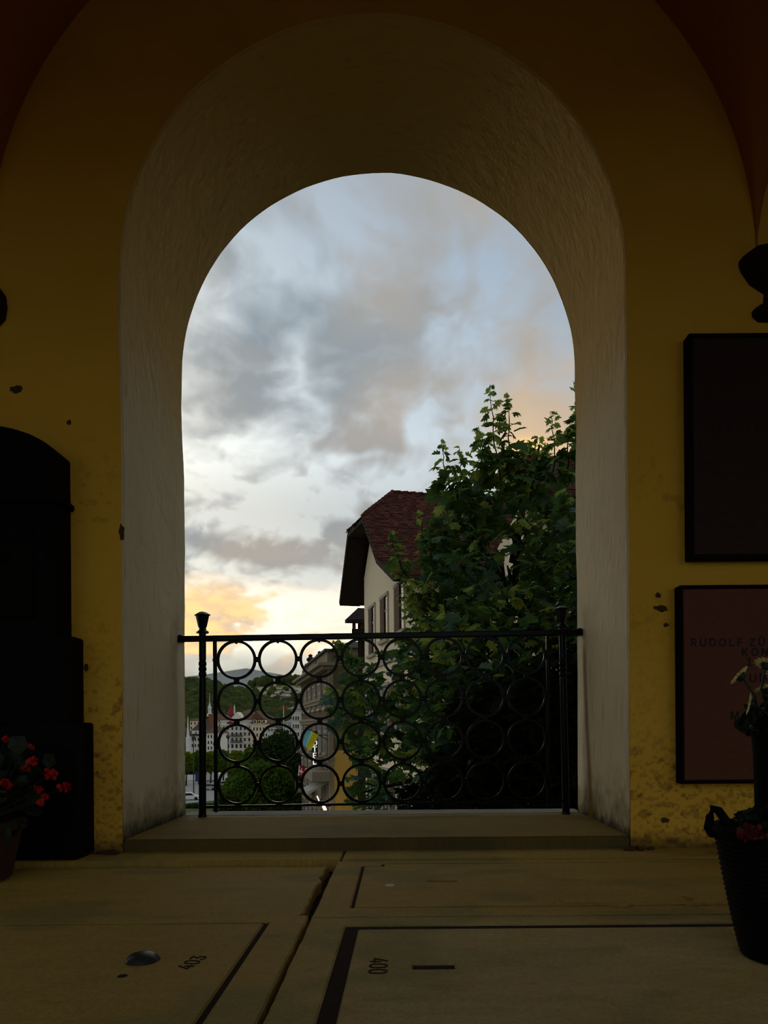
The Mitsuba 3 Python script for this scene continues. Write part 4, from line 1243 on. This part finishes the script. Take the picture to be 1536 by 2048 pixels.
def leaf_cloud(center, rad, n, size, h, shell=0.45):
    d = h.normal(size=(n, 3))
    d /= np.linalg.norm(d, axis=1, keepdims=True)
    lump = 0.72 + 0.5 * meshkit.fbm(d * 2.3 + h.uniform(0, 50), 3, 1)[:, None]
    c = np.asarray(center) + d * (h.uniform(0, 1, (n, 1)) ** shell) * lump * np.asarray(rad)
    a = rand_dirs(h, n)
    b = np.cross(a, rand_dirs(h, n))
    b /= np.linalg.norm(b, axis=1, keepdims=True) + 1e-9
    s = size * h.uniform(0.6, 1.3, (n, 1))
    q = [c - a * s * 0.5 - b * s * 0.4, c + a * s * 0.5 - b * s * 0.35, c + b * s * 0.8 + a * s * 0.1, c + np.cross(a, b) * s * 0.25]
    v = np.stack(q, 1).reshape(-1, 3)
    i = np.arange(n)[:, None] * 4
    f = np.vstack([i + [[0, 1, 3]], i + [[1, 2, 3]]]).reshape(-1, 3)
    return trimesh.Trimesh(v, f, process=False)


def rand_dirs(h, n):
    d = h.normal(size=(n, 3))
    return d / np.linalg.norm(d, axis=1, keepdims=True)


mat_def('m_tree_green', leaf_mat((0.085, 0.150, 0.018), 0.6))
mat_def('m_tree_dark', leaf_mat((0.032, 0.055, 0.016), 0.5))
mat_def('m_tree_lime', leaf_mat((0.16, 0.21, 0.018), 0.7))


def street_tree(label, px, py_top, py_bot, half, Z, m, n, size, group=None, seed=0, ground=STREET):
    h = np.random.default_rng(seed + int(px * 7 + Z))
    t = thing('street_tree', label, 'tree', group)
    top, bot = P(px, py_top, Z), P(px, py_bot, Z)
    rz, rx = (top[2] - bot[2]) / 2, half / F * Z
    c = (top + bot) / 2
    add('trunk', tube([(c[0], Z, ground), (c[0] + 0.1, Z, bot[2]), (c[0], Z, c[2] + rz * 0.3)], [0.05 * rx + 0.1, 0.04 * rx + 0.08, 0.03], 8), 'm_bark', t, smooth=True)
    tag(add('foliage', leaf_cloud(c, (rx, rx, rz), n, size, h), m, t), kind='stuff')
    return t


street_tree('broad round green tree in the middle behind the railing rings', 520, 1524, 1650, 78, 62, 'm_tree_green', 13000, 0.42, seed=1)
street_tree('dark tree behind the broad round tree, before the hotel', 560, 1462, 1570, 52, 92, 'm_tree_dark', 7500, 0.55, seed=2)
street_tree('dark bushy tree at the foot of the hotel by the red flag', 596, 1500, 1640, 26, 70, 'm_tree_dark', 3600, 0.42, seed=3)
street_tree('low dark shrub under the railing left of the broad round tree', 455, 1590, 1660, 30, 50, 'm_tree_dark', 3000, 0.3, seed=4)
shr = thing('shrub', 'low dark shrubs on the verge between the car and the railing post', 'shrubs', kind='stuff')
A = gp(405, 1617)
add('foliage', leaf_cloud((A[0], A[1], STREET + 0.3), (4.2, 1.2, 0.6), 1600, 0.35, np.random.default_rng(8)), 'm_tree_dark', shr)
row = 'lime trees along the far side of the street'
for i, (px, a, b, w, Z, m) in enumerate(((372, 1505, 1545, 16, 172, 'm_tree_lime'), (397, 1503, 1546, 16, 176, 'm_tree_green'), (421, 1502, 1544, 15, 180, 'm_tree_lime'), (446, 1500, 1546, 18, 170, 'm_tree_green'), (476, 1502, 1550, 20, 160, 'm_tree_lime'), (505, 1494, 1552, 22, 150, 'm_tree_green'), (534, 1486, 1546, 20, 165, 'm_tree_green'))):
    street_tree(['lime tree at the left jamb in the row across the street', 'lime tree just left of the railing post in the row across the street', 'lime tree between post and stile in the row across the street', 'lime tree before the white palace in the row across the street', 'yellowish lime tree right of the white palace foot', 'taller lime tree behind the second ring column', 'lime tree beside the dark tree in the row across the street'][i], px, a, b, w, Z, m, 2600, 0.8, row, seed=10 + i)
hedge = thing('hedge', 'dark clipped hedge under the row of lime trees', 'hedge')
A = gp(330, 1556)
tag(add('foliage', leaf_cloud((A[0] + 12, A[1] + 14, STREET + 1.2), (28, 2.0, 1.6), 6000, 0.6, np.random.default_rng(3)), 'm_tree_dark', hedge), kind='stuff')

# --- vehicles
mat_def('m_car_white', {'type': 'twosided', 'bsdf': {'type': 'principled', 'base_color': {'type': 'rgb', 'value': [0.75, 0.75, 0.74]}, 'roughness': 0.25, 'specular': 0.5, 'clearcoat': 0.6}})
mat_def('m_car_silver', {'type': 'twosided', 'bsdf': {'type': 'principled', 'base_color': {'type': 'rgb', 'value': [0.35, 0.36, 0.37]}, 'roughness': 0.25, 'specular': 0.6, 'clearcoat': 0.6}})
mat_def('m_car_blue', diffuse((0.02, 0.05, 0.33), 0.4))
mat_def('m_rubber', diffuse((0.012, 0.012, 0.012), 0.8))


def vehicle(name, label, cat_, at, deg, paint, L=4.1, Wd=1.75, Hh=1.5, van=False):
    k = thing(name, label, cat_)
    M = np.array(trimesh.transformations.rotation_matrix(math.radians(deg), (0, 0, 1)))
    M[:3, 3] = (at[0], at[1], STREET)
    if van:
        side = [(-L / 2, 0.35), (L / 2, 0.35), (L / 2, 1.1), (L / 2 - 0.5, Hh * 0.62), (L / 2 - 0.9, Hh), (-L / 2, Hh)]
        glass = [(L / 2 - 0.48, Hh * 0.60), (L / 2 - 0.95, Hh * 0.92), (L / 2 - 1.7, Hh * 0.92), (L / 2 - 1.7, Hh * 0.58)]
    else:
        side = [(-L / 2, 0.30), (L / 2, 0.30), (L / 2, 0.72), (L / 2 - 0.95, 0.93), (L / 2 - 1.65, Hh - 0.04), (0.0, Hh), (-L / 2 + 0.55, Hh - 0.08), (-L / 2 + 0.08, 0.98)]
        glass = [(L / 2 - 1.15, 0.95), (L / 2 - 1.70, Hh - 0.14), (0.0, Hh - 0.10), (-L / 2 + 0.62, Hh - 0.18), (-L / 2 + 0.40, 0.98)]
    def ext(poly, w):
        m = prism(sg.Polygon(poly).buffer(-0.05).buffer(0.05), w, -w / 2)
        m.apply_transform(rot((1, 0, 0), 90))
        return m.apply_transform(M)
    add('body', ext(side, Wd), paint, k)
    add('window', ext(glass, Wd + 0.03), 'm_pane', k)
    for x in (-L * 0.31, L * 0.31):
        for y in (-1, 1):
            w = trimesh.creation.cylinder(0.32, 0.2, sections=16)
            w.apply_transform(rot((1, 0, 0), 90))
            w.apply_translation((x, y * (Wd / 2 - 0.09), 0.32))
            add('wheel', w.apply_transform(M), 'm_rubber', k)
    return k


vehicle('car', 'white hatchback at the left jamb on the street', 'car', gp(379, 1600), 12, 'm_car_white')
vehicle('car', 'silver car just right of the left railing post', 'car', gp(421, 1580), 160, 'm_car_silver')
vehicle('car', 'silver car far down the street beyond the stile', 'car', gp(451, 1574), 20, 'm_car_silver')
vehicle('van', 'white van parked behind the silver cars', 'van', gp(423, 1562), 100, 'm_car_white', 5.2, 2.0, 2.5, True)
vehicle('van', 'white and blue delivery van seen in the lowest left ring', 'van', gp(445, 1566), 95, 'm_car_white', 5.4, 2.0, 2.6, True)
ban = thing('banner', 'blue and white advertising banner beside the left railing post', 'banner')
q = gp(394, 1566)
for nm, z0, z1, mm in (('white_field', 1545, 1535, 'm_white'), ('blue_field', 1563, 1546, 'm_car_blue')):
    a, b = P(391, z0, q[1]), P(397, z1, q[1])
    add(nm, box(a[0], b[0], q[1] - 0.04, q[1] + 0.04, a[2], b[2]), mm, ban)
add('pole', tube([(P(390.5, 1500, q[1])[0], q[1], STREET), P(390.5, 1534, q[1])], [0.07, 0.05], 8), 'm_roof_grey', ban)
for i, (px, py0, py1, lab) in enumerate(((387, 1528, 1480, 'thin dark lamp post before the trees at the left jamb'), (456, 1510, 1478, 'thin dark lamp post in front of the white palace'))):
    k = thing('lamp_post', lab, 'lamp post')
    Zp = 150
    add('pole', tube([(P(px, py0, Zp)[0], Zp, STREET), P(px, py1, Zp)], [0.14, 0.09], 8), 'm_roof_grey', k)
    add('lantern', lathe([(0, 0), (0.3, 0.05), (0.42, 0.6), (0.5, 0.62), (0.1, 0.95), (0, 1.0)], 8, P(px, py1, Zp)), 'm_roof_grey', k)

# --- houses of the town
mat_def('m_palace', diffuse((0.82, 0.75, 0.63), 0.9))
mat_def('m_cream_house', diffuse((0.80, 0.65, 0.42), 0.9))
mat_def('m_pale_house', diffuse((0.68, 0.63, 0.56), 0.9))
mat_def('m_brick', diffuse((0.24, 0.09, 0.05), 0.9))
mat_def('m_dome_red', diffuse((0.26, 0.030, 0.024), 0.6))
mat_def('m_roof_brown', diffuse((0.13, 0.070, 0.038), 0.85))
mat_def('m_roof_plum', diffuse((0.085, 0.055, 0.055), 0.85))
mat_def('m_roof_slate', diffuse((0.20, 0.21, 0.20), 0.8))
UNIT = mikit.ply(cat(box(-0.5, 0.5, -0.5, 0.0, 0, 1)), 'm_pane')
UFR = mikit.ply(cat(box(-0.62, -0.5, -0.7, 0.0, -0.08, 1.08), box(0.5, 0.62, -0.7, 0, -0.08, 1.08), box(-0.7, 0.7, -0.9, 0, 1.0, 1.1), box(-0.7, 0.7, -1.0, 0, -0.1, 0)), 'm_white')


def far_windows(k, pxs, pys, Z, w=4.0, h=6.0, frame=True):
    for py in pys:
        for px in pxs:
            c = P(px, py, Z)
            M = T().translate([float(c[0]), Z, float(c[2])]).scale([w / F * Z, 0.25, h / F * Z])
            kk = put('window', UFR if frame else UNIT, k, M)
            if frame:
                put('pane', UNIT, kk, M)


def block(k, x0, x1, py, Z, depth, m, name='wall', base=STREET):
    a, b = P(x0, py, Z), P(x1, py, Z)
    return add(name, box(a[0], b[0], Z, Z + depth, base, a[2]), m, k)


def hip(k, x0, x1, py0, py1, Z, depth, m, inset=0.3, over=0.6, name='roof', ridge_y=0.5):
    a, b, t = P(x0, py0, Z), P(x1, py0, Z), P(x0, py1, Z)[2]
    w = (b[0] - a[0]) * inset
    return add(name, hull([(a[0] - over, Z - over, a[2]), (b[0] + over, Z - over, a[2]), (a[0] - over, Z + depth, a[2]), (b[0] + over, Z + depth, a[2]), (a[0] + w, Z + depth * ridge_y, t), (b[0] - w, Z + depth * ridge_y, t)]), m, k)


Zq = 330.0
pal = thing('palace', 'white grand palace with pediment and a red dome seen through the second ring column', 'building')
block(pal, 443, 503, 1443, Zq, 26, 'm_palace')
hip(pal, 443, 503, 1441, 1424, Zq, 26, 'm_roof_brown', 0.18)
for py in (1442.5, 1450, 1485):
    a, b = P(441, py, Zq), P(505, py, Zq)
    add('cornice', box(a[0], b[0], Zq - 0.8, Zq + 0.1, a[2] - 0.25, a[2] + 0.35), 'm_white', pal)
a, b, t = P(459, 1442, Zq), P(489, 1442, Zq), P(474.5, 1424, Zq)
m = hull([(a[0], Zq - 1.0, a[2]), (b[0], Zq - 1.0, a[2]), (t[0], Zq - 1.0, t[2]), (a[0], Zq + 8, a[2]), (b[0], Zq + 8, a[2]), (t[0], Zq + 8, t[2])])
add('pediment', m, 'm_palace', pal)
for px in (452, 460.5, 469, 477.5, 486, 494):
    a, b = P(px - 0.7, 1450, Zq), P(px + 0.7, 1485, Zq)
    add('pilaster', box(a[0], b[0], Zq - 0.4, Zq + 0.1, b[2], a[2]), 'm_white', pal)
far_windows(pal, (447.5, 456.2, 464.8, 473.3, 481.7, 490, 498.5), (1460, 1471, 1482.5), Zq, 3.4, 6.5)
far_windows(pal, (447.5, 456.2, 464.8, 473.3, 481.7, 490, 498.5), (1496, 1508), Zq, 4.4, 7.5, False)
for py in (1472, 1484.5):
    a, b = P(462, py, Zq), P(486, py, Zq)
    add('balcony', cat(box(a[0], b[0], Zq - 1.3, Zq, a[2] - 0.2, a[2]), *[box(x, x + 0.12, Zq - 1.3, Zq - 1.2, a[2], a[2] + 0.9) for x in np.linspace(a[0], b[0] - 0.12, 22)], box(a[0], b[0], Zq - 1.3, Zq - 1.2, a[2] + 0.9, a[2] + 1.0)), 'm_roof_grey', pal)
dc = P(462, 1432, Zq + 1.0)
r = 7.5 / F * Zq
dome = add('dome', lathe([(r * 1.12, -4), (r * 1.12, 0), (r * 1.2, 0.15), (r * 1.02, 0.5), (r * 0.98, 1.2), (r * 0.85, 2.1), (r * 0.6, 2.9), (r * 0.34, 3.4), (r * 0.30, 4.2), (r * 0.36, 4.35), (r * 0.2, 4.9), (0.12, 5.4), (0.07, 8.6), (0, 8.7)], 12, dc), 'm_dome_red', pal, smooth=30)
tp = P(469, 1424, Zq - 1.0)
add('pinnacle', lathe([(0.35, -1), (0.32, 1.6), (0.42, 1.7), (0.1, 3.4), (0, 3.5)], 8, tp), 'm_white', pal)

yel = thing('mansard_house', 'cream house with steep brown gable and dormers right of the white palace', 'building')
Zy = 320.0
block(yel, 503, 536, 1448, Zy, 20, 'm_cream_house')
hip(yel, 501, 536, 1447, 1436, Zy, 20, 'm_roof_brown', 0.1)
a, b, t = P(502, 1438, Zy - 1), P(527, 1438, Zy - 1), P(512, 1421, Zy - 1)
add('gable_roof', hull([(a[0], Zy - 1, a[2]), (b[0], Zy - 1, a[2]), (t[0], Zy - 1, t[2]), (a[0], Zy + 14, a[2]), (b[0], Zy + 14, a[2]), (t[0], Zy + 14, t[2])]), 'm_roof_brown', yel)
for px in (510, 519, 528):
    a, b = P(px - 3, 1447, Zy - 1.5), P(px + 3, 1439.5, Zy - 1.5)
    dm = add('dormer', box(a[0], b[0], Zy - 1.5, Zy + 2, a[2], b[2]), 'm_cream_house', yel)
    c = P(px, 1446, Zy - 1.5)
    put('pane', UNIT, dm, T().translate([float(c[0]), Zy - 1.5, float(c[2])]).scale([0.8, 0.25, 1.2]))
far_windows(yel, (508, 514.5, 521, 527.5, 533), (1461, 1473, 1486), Zy, 2.8, 6)

low = thing('awning_house', 'long low house with maroon roof and green awning between the rings', 'building')
Zl = 260.0
block(low, 534, 572, 1456, Zl, 14, 'm_pale_house')
hip(low, 533, 572, 1455, 1446, Zl, 14, 'm_roof_plum', 0.1)
far_windows(low, (538, 544, 550, 556, 562, 568), (1462.5, 1475), Zl, 3, 4.5)
mat_def('m_awning_green', diffuse((0.01, 0.12, 0.06), 0.8))
mat_def('m_awning_yellow', diffuse((0.62, 0.52, 0.08), 0.8))
for x0, x1, mm in ((553, 561, 'm_awning_green'), (561, 565, 'm_awning_yellow'), (565, 569, 'm_awning_green')):
    a, b = P(x0, 1461, Zl), P(x1, 1455 if 'yellow' in mm else 1457, Zl)
    add('awning', hull([(a[0], Zl - 1.8, a[2]), (b[0], Zl - 1.8, a[2]), (a[0], Zl, b[2]), (b[0], Zl, b[2]), (a[0], Zl - 1.8, a[2] - 0.25), (b[0], Zl - 1.8, a[2] - 0.25), (a[0], Zl, b[2] - 0.2), (b[0], Zl, b[2] - 0.2)]), mm, low)
pil = thing('row_house', 'tall pale house with grey corner strips next to the hotel', 'building')
Zi = 110.0
block(pil, 583, 612, 1418, Zi, 20, 'm_pale_house')
hip(pil, 582, 613, 1418, 1400, Zi, 20, 'm_roof_slate', 0.35)
far_windows(pil, (587, 592.5, 597), (1440, 1456, 1472, 1488), Zi, 2.6, 7)
pil2 = thing('row_house', 'narrow white house left of the tall pale house by the hotel', 'building')
block(pil2, 571, 583, 1446, 150.0, 14, 'm_palace')
hip(pil2, 571, 583, 1446, 1437, 150.0, 14, 'm_roof_slate', 0.2)
far_windows(pil2, (574, 577.5, 581), (1455, 1466, 1477), 150.0, 1.8, 5.5)

lft = thing('old_town_house', 'pale house with plum hipped roof between the left jamb and the post', 'building')
Zf = 270.0
block(lft, 376, 414, 1472, Zf, 18, 'm_pale_house')
hip(lft, 374, 415, 1472, 1446, Zf, 18, 'm_roof_plum', 0.25)
for px in (386, 396, 406):
    a, b = P(px - 2.5, 1468, Zf - 0.4), P(px + 2.5, 1461, Zf - 0.4)
    add('dormer', box(a[0], b[0], Zf - 0.4, Zf + 5, a[2], b[2]), 'm_pale_house', lft)
far_windows(lft, (379, 385, 391, 397, 403, 409), (1482, 1494), Zf, 2.8, 6)
lf2 = thing('old_town_house', 'narrow white house between the railing post and the stile', 'building')
block(lf2, 413, 434, 1466, Zf - 10, 16, 'm_palace')
hip(lf2, 412, 435, 1466, 1452, Zf - 10, 16, 'm_roof_brown', 0.3)
far_windows(lf2, (417, 423, 429), (1476, 1488, 1499), Zf - 10, 2.6, 6)
tw = thing('brick_tower', 'orange brick tower with a slim white lantern and spire beside the post', 'tower')
Zt = 300.0
block(tw, 417, 426, 1428, Zt, 3, 'm_brick')
hip(tw, 415, 433, 1440, 1432, Zt + 3, 12, 'm_roof_brown', 0.2, name='nave_roof')
c = P(419.5, 1428, Zt + 1.2)
add('spire', lathe([(1.2, -1), (1.2, 0), (0.75, 0.3), (0.7, 2.2), (0.95, 2.4), (0.45, 3.6), (0.12, 5.0), (0.06, 9.0), (0, 9.1)], 8, c), 'm_white', tw)
sp_ = thing('church_spire', 'slim white church spire at the left jamb', 'spire')
c = P(376, 1475, Zf - 20)
add('shaft', lathe([(0.8, -8), (0.8, 0.0), (0.55, 0.2), (0.3, 3.5), (0.06, 7.6), (0, 7.7)], 8, c), 'm_white', sp_)
add('base', box(c[0] - 0.9, c[0] + 0.9, c[1] - 0.9, c[1] + 0.9, STREET, c[2] - 5), 'm_cream_house', sp_)
for i, (x0, x1, yw, yr, Z, mm, rm, lab) in enumerate(((424, 441, 1436, 1428, 400.0, 'm_cream_house', 'm_roof_brown', 'small cream house behind the brick tower'), (436, 449, 1445, 1436, 390.0, 'm_palace', 'm_roof_brown', 'white house left of the palace'), (486, 501, 1424, 1418, 430.0, 'm_pale_house', 'm_roof_brown', 'brown-roofed house behind the palace roof'), (380, 400, 1442, 1436, 420.0, 'm_cream_house', 'm_roof_brown', 'cream house behind the plum hipped roof'))):
    k = thing('town_house', lab, 'house')
    block(k, x0, x1, yw, Z, 14, mm)
    hip(k, x0, x1, yw, yr, Z, 14, rm, 0.3)
    far_windows(k, np.linspace(x0 + 3, x1 - 3, 3), (yw + 7, yw + 16), Z, 2.4, 4.5, False)
sw = thing('flag', 'small red flag on a white mast before the wooded slope', 'flag')
Zs_ = 200.0
a, b = P(567.3, 1437, Zs_), P(567.3, 1411, Zs_)
add('mast', tube([(a[0], Zs_, STREET), b], [0.16, 0.10], 8), 'm_white', sw)
V = [P(x + 0.4 * math.sin(y), y, Zs_ - 0.1 * (x - 567)) for y in np.linspace(1412, 1420, 6) for x in np.linspace(567.5, 570.5, 4)]
add('cloth', trimesh.Trimesh(V, [q for i in range(5) for j in range(3) for q in ([i * 4 + j, i * 4 + j + 1, i * 4 + j + 5], [i * 4 + j, i * 4 + j + 5, i * 4 + j + 4])], process=False), 'm_flag_red', sw)

# --- hills
mat_def('m_forest_floor', diffuse((0.035, 0.05, 0.018), 0.95))
mat_def('m_meadow', diffuse((0.14, 0.19, 0.035), 0.95))
mat_def('m_forest', {'type': 'twosided', 'bsdf': {'type': 'principled', 'base_color': mikit.proc(lambda p, n, uv: mix((0.022, 0.040, 0.012), (0.095, 0.105, 0.024), smoothstep(0.25, 0.8, 0.5 * fbm(p.x * 0.10, p.y * 0.10, p.z * 0.16, 2) + 0.5 * fbm(p.x * 0.75, p.y * 0.5, p.z * 0.75, 3)))), 'roughness': 0.9, 'specular': 0.1}})


def ridge(name, label, prof, Z0, Z1, m, foot=STREET, back=300, nx=60, ny=14, bump=4):
    """A hill whose skyline at depth Z1 follows (px, py) points, rising from its foot at Z0."""
    xs = np.array([P(x, y, Z1)[0] for x, y in prof])
    zs = np.array([P(x, y, Z1)[2] for x, y in prof])
    X = np.linspace(xs[0], xs[-1], nx)
    Y = np.r_[np.linspace(Z0, Z1, ny), Z1 + back]
    t = np.r_[np.linspace(0, 1, ny), 0.4]
    H = foot + (np.interp(X, xs, zs)[:, None] - foot) * (t * t * (3 - 2 * t))[None, :] ** 0.8
    GX, GY = np.meshgrid(X, Y, indexing='ij')
    H = H + (meshkit.fbm(np.stack([GX / 40, GY / 40, GX * 0], -1), 3, 6) - 0.5) * bump
    n = len(Y)
    f = [q for i in range(nx - 1) for j in range(n - 1) for q in ([i * n + j, (i + 1) * n + j, (i + 1) * n + j + 1], [i * n + j, (i + 1) * n + j + 1, i * n + j + 1])]
    k = add(name, trimesh.Trimesh(np.stack([GX, GY, H], -1).reshape(-1, 3), f, process=False), m, smooth=True)
    tag(k, label, kind='structure')
    import scipy.interpolate as si
    return si.RegularGridInterpolator((X, Y), H, bounds_error=False, fill_value=None)


hA = ridge('hill', 'wooded hill at the left behind the town', [(-900, 1390), (100, 1365), (330, 1370), (378, 1372), (400, 1374), (430, 1380), (460, 1388), (490, 1394), (520, 1406), (560, 1420), (610, 1432), (700, 1440)], 430, 760, 'm_forest_floor')
hB = ridge('hill', 'settled hill in the middle behind the town', [(100, 1400), (440, 1398), (500, 1384), (520, 1379), (545, 1374), (580, 1372), (620, 1372), (800, 1376), (1400, 1400), (2600, 1420)], 620, 1150, 'm_meadow', bump=2)
mat_def('m_mountain', diffuse((0.075, 0.095, 0.075), 0.95))
ridge('mountain', 'distant mountain ridge under the evening sky', [(-1500, 1362), (0, 1362), (300, 1364), (380, 1362), (415, 1357), (436, 1350), (455, 1350), (478, 1351), (495, 1346), (515, 1343), (535, 1347), (560, 1354), (600, 1362), (680, 1370), (1200, 1385), (2600, 1400)], 2200, 4200, 'm_mountain', back=1500, bump=60)

crown = trimesh.creation.icosphere(subdivisions=1)
h = np.random.default_rng(17)


def crowns(n, xr, yr, surf, sizes, accept=lambda px, py: True):
    vs, fs, k = [], [], 0
    tries = 0
    while len(vs) < n and tries < n * 20:
        tries += 1
        y = h.uniform(*yr)
        px = h.uniform(*xr)
        x = (px - VX) / F * y
        z = float(surf((x, y)))
        py = VY - (z - CAM_Z) / y * F
        if not accept(px, py):
            continue
        s = h.uniform(*sizes)
        w = crown.vertices * (1 + 0.35 * (meshkit.noise(crown.vertices * 2.1 + h.uniform(0, 99), 3)[:, None] - 0.5)) * (s, s, s * h.uniform(0.9, 1.35))
        vs.append(w + (x, y, z + s * 0.6))
        fs.append(crown.faces + k)
        k += len(w)
    return trimesh.Trimesh(np.vstack(vs), np.vstack(fs), process=False)


tag(add('forest', crowns(1500, (300, 640), (440, 790), hA, (3.2, 6.5)), 'm_forest', smooth=True), 'dense mixed forest covering the left hill', 'forest', kind='stuff')
tag(add('garden_trees', crowns(260, (500, 640), (640, 1000), hB, (3.0, 6.0), lambda px, py: py > 1399 or h.random() < 0.25), 'm_forest', smooth=True), 'trees and gardens between the houses on the middle hill', 'trees', kind='stuff')
for i, px in enumerate((503, 509, 515, 521, 527, 533, 539, 560, 567, 574, 580, 586, 592, 598, 604, 610)):
    Z = 1130 + h.uniform(-10, 15)
    s = h.uniform(8, 12) if px < 545 else h.uniform(6.5, 10)
    k = thing('hilltop_tree', ['first', 'second', 'third', 'fourth', 'fifth', 'sixth', 'seventh', 'eighth', 'ninth'][i if px < 545 else i - 7] + (' tree from left in the clump on the crest of the middle hill' if px < 545 else ' tree from left in the right-hand row on the crest of the middle hill'), 'tree', 'left clump of hilltop trees' if px < 545 else 'right row of hilltop trees')
    x = (px - VX) / F * Z
    z = float(hB((x, Z)))
    c2 = trimesh.creation.icosphere(subdivisions=2)
    w = c2.vertices * (1 + 0.5 * (meshkit.fbm(c2.vertices * 1.8 + i * 7, 3, 3)[:, None] - 0.5)) * (s * 0.75, s * 0.75, s)
    add('crown', trimesh.Trimesh(w + (x, Z, z + s * 0.85), c2.faces, process=False), 'm_forest', k, smooth=True)
    add('trunk', tube([(x, Z, z - 1), (x, Z, z + s * 0.4)], [0.6, 0.4], 6), 'm_bark', k)
# houses on the middle hill
mat_def('m_hill_white', diffuse((0.80, 0.76, 0.68), 0.9))
mat_def('m_hill_cream', diffuse((0.78, 0.66, 0.47), 0.9))
HOUSE_W = mikit.ply(cat(box(-0.5, 0.5, -0.5, 0.5, -0.6, 1.0)), 'm_hill_white')
HOUSE_C = mikit.ply(cat(box(-0.5, 0.5, -0.5, 0.5, -0.6, 1.0)), 'm_hill_cream')
HOUSE_P = mikit.ply(cat(box(-0.5, 0.5, -0.5, 0.5, -0.6, 1.0)), 'm_pale_house')
ROOFS = [mikit.ply(hull([(-0.56, -0.58, 1.0), (0.56, -0.58, 1.0), (-0.56, 0.58, 1.0), (0.56, 0.58, 1.0), (-0.56, 0, 1.32), (0.56, 0, 1.32)]), 'm_roof_brown'), mikit.ply(hull([(-0.52, -0.53, 1.0), (0.52, -0.53, 1.0), (-0.52, 0.53, 1.0), (0.52, 0.53, 1.0), (-0.52, -0.53, 1.07), (0.52, -0.53, 1.07), (-0.52, 0.53, 1.07), (0.52, 0.53, 1.07)]), 'm_roof_slate')]
spots = [(x, y) for y, xs in ((1381, (518, 528, 556, 566, 577, 588, 599)), (1388, (530, 541, 553, 565, 577, 589, 601)), (1395, (527, 538, 550, 562, 573, 586, 598)), (1402, (535, 547, 560, 571, 584, 597)), (1409, (541, 554, 567, 580, 592))) for x in xs]
ROWS, ROWN = [1381, 1388, 1395, 1402, 1409], ['topmost', 'second', 'third', 'fourth', 'lowest']
ORD = ['first', 'second', 'third', 'fourth', 'fifth', 'sixth', 'seventh', 'eighth', 'ninth', 'tenth']
for i, (px, py) in enumerate(spots):
    py0_ = py
    px, py = px + h.uniform(-1.5, 1.5), py + h.uniform(-1.5, 1.5)
    lo, hi = 640.0, 1145.0
    for _ in range(30):
        mid = (lo + hi) / 2
        x = (px - VX) / F * mid
        pm = VY - (float(hB((x, mid))) - CAM_Z) / mid * F
        lo, hi = (mid, hi) if pm > py else (lo, mid)
    Z = (lo + hi) / 2
    x = (px - VX) / F * Z
    z = float(hB((x, Z)))
    rowi = [y for y in ROWS if abs(py0_ - y) < 0.1][0]
    nth = sum(1 for q in spots[:i] if q[1] == py0_)
    k = thing('hillside_house', f"{('white', 'cream', 'grey')[i % 3]} {('brown', 'flat')[i % 2]}-roofed house, {ORD[nth]} from left in the {ROWN[ROWS.index(rowi)]} row on the settled hill", 'house', 'houses on the settled hill')
    M = T().translate([x, Z, z]).rotate([0, 0, 1], float(h.uniform(-35, 35))).scale([float(h.uniform(7, 11)), float(h.uniform(6, 9)), float(h.uniform(4.2, 5.6))])
    put('wall', (HOUSE_W, HOUSE_C, HOUSE_P)[i % 3], k, M)
    put('roof', ROOFS[i % 2], k, M)

# --- evening haze lying between the hills and the mountain
q = [(x, y, z) for x in (-2600, 2600) for y, z in ((1300, -60), (2150, -60), (2150, 236))]  # a bank that thins out upwards
scene['haze'] = {**mikit.ply(hull(q)), 'bsdf': {'type': 'null'}, 'interior': {'type': 'homogeneous', 'albedo': {'type': 'rgb', 'value': [0.95, 0.96, 0.97]}, 'sigma_t': 0.0021}}
tag('haze', 'thin bluish evening haze before the distant mountain', 'haze', kind='stuff')
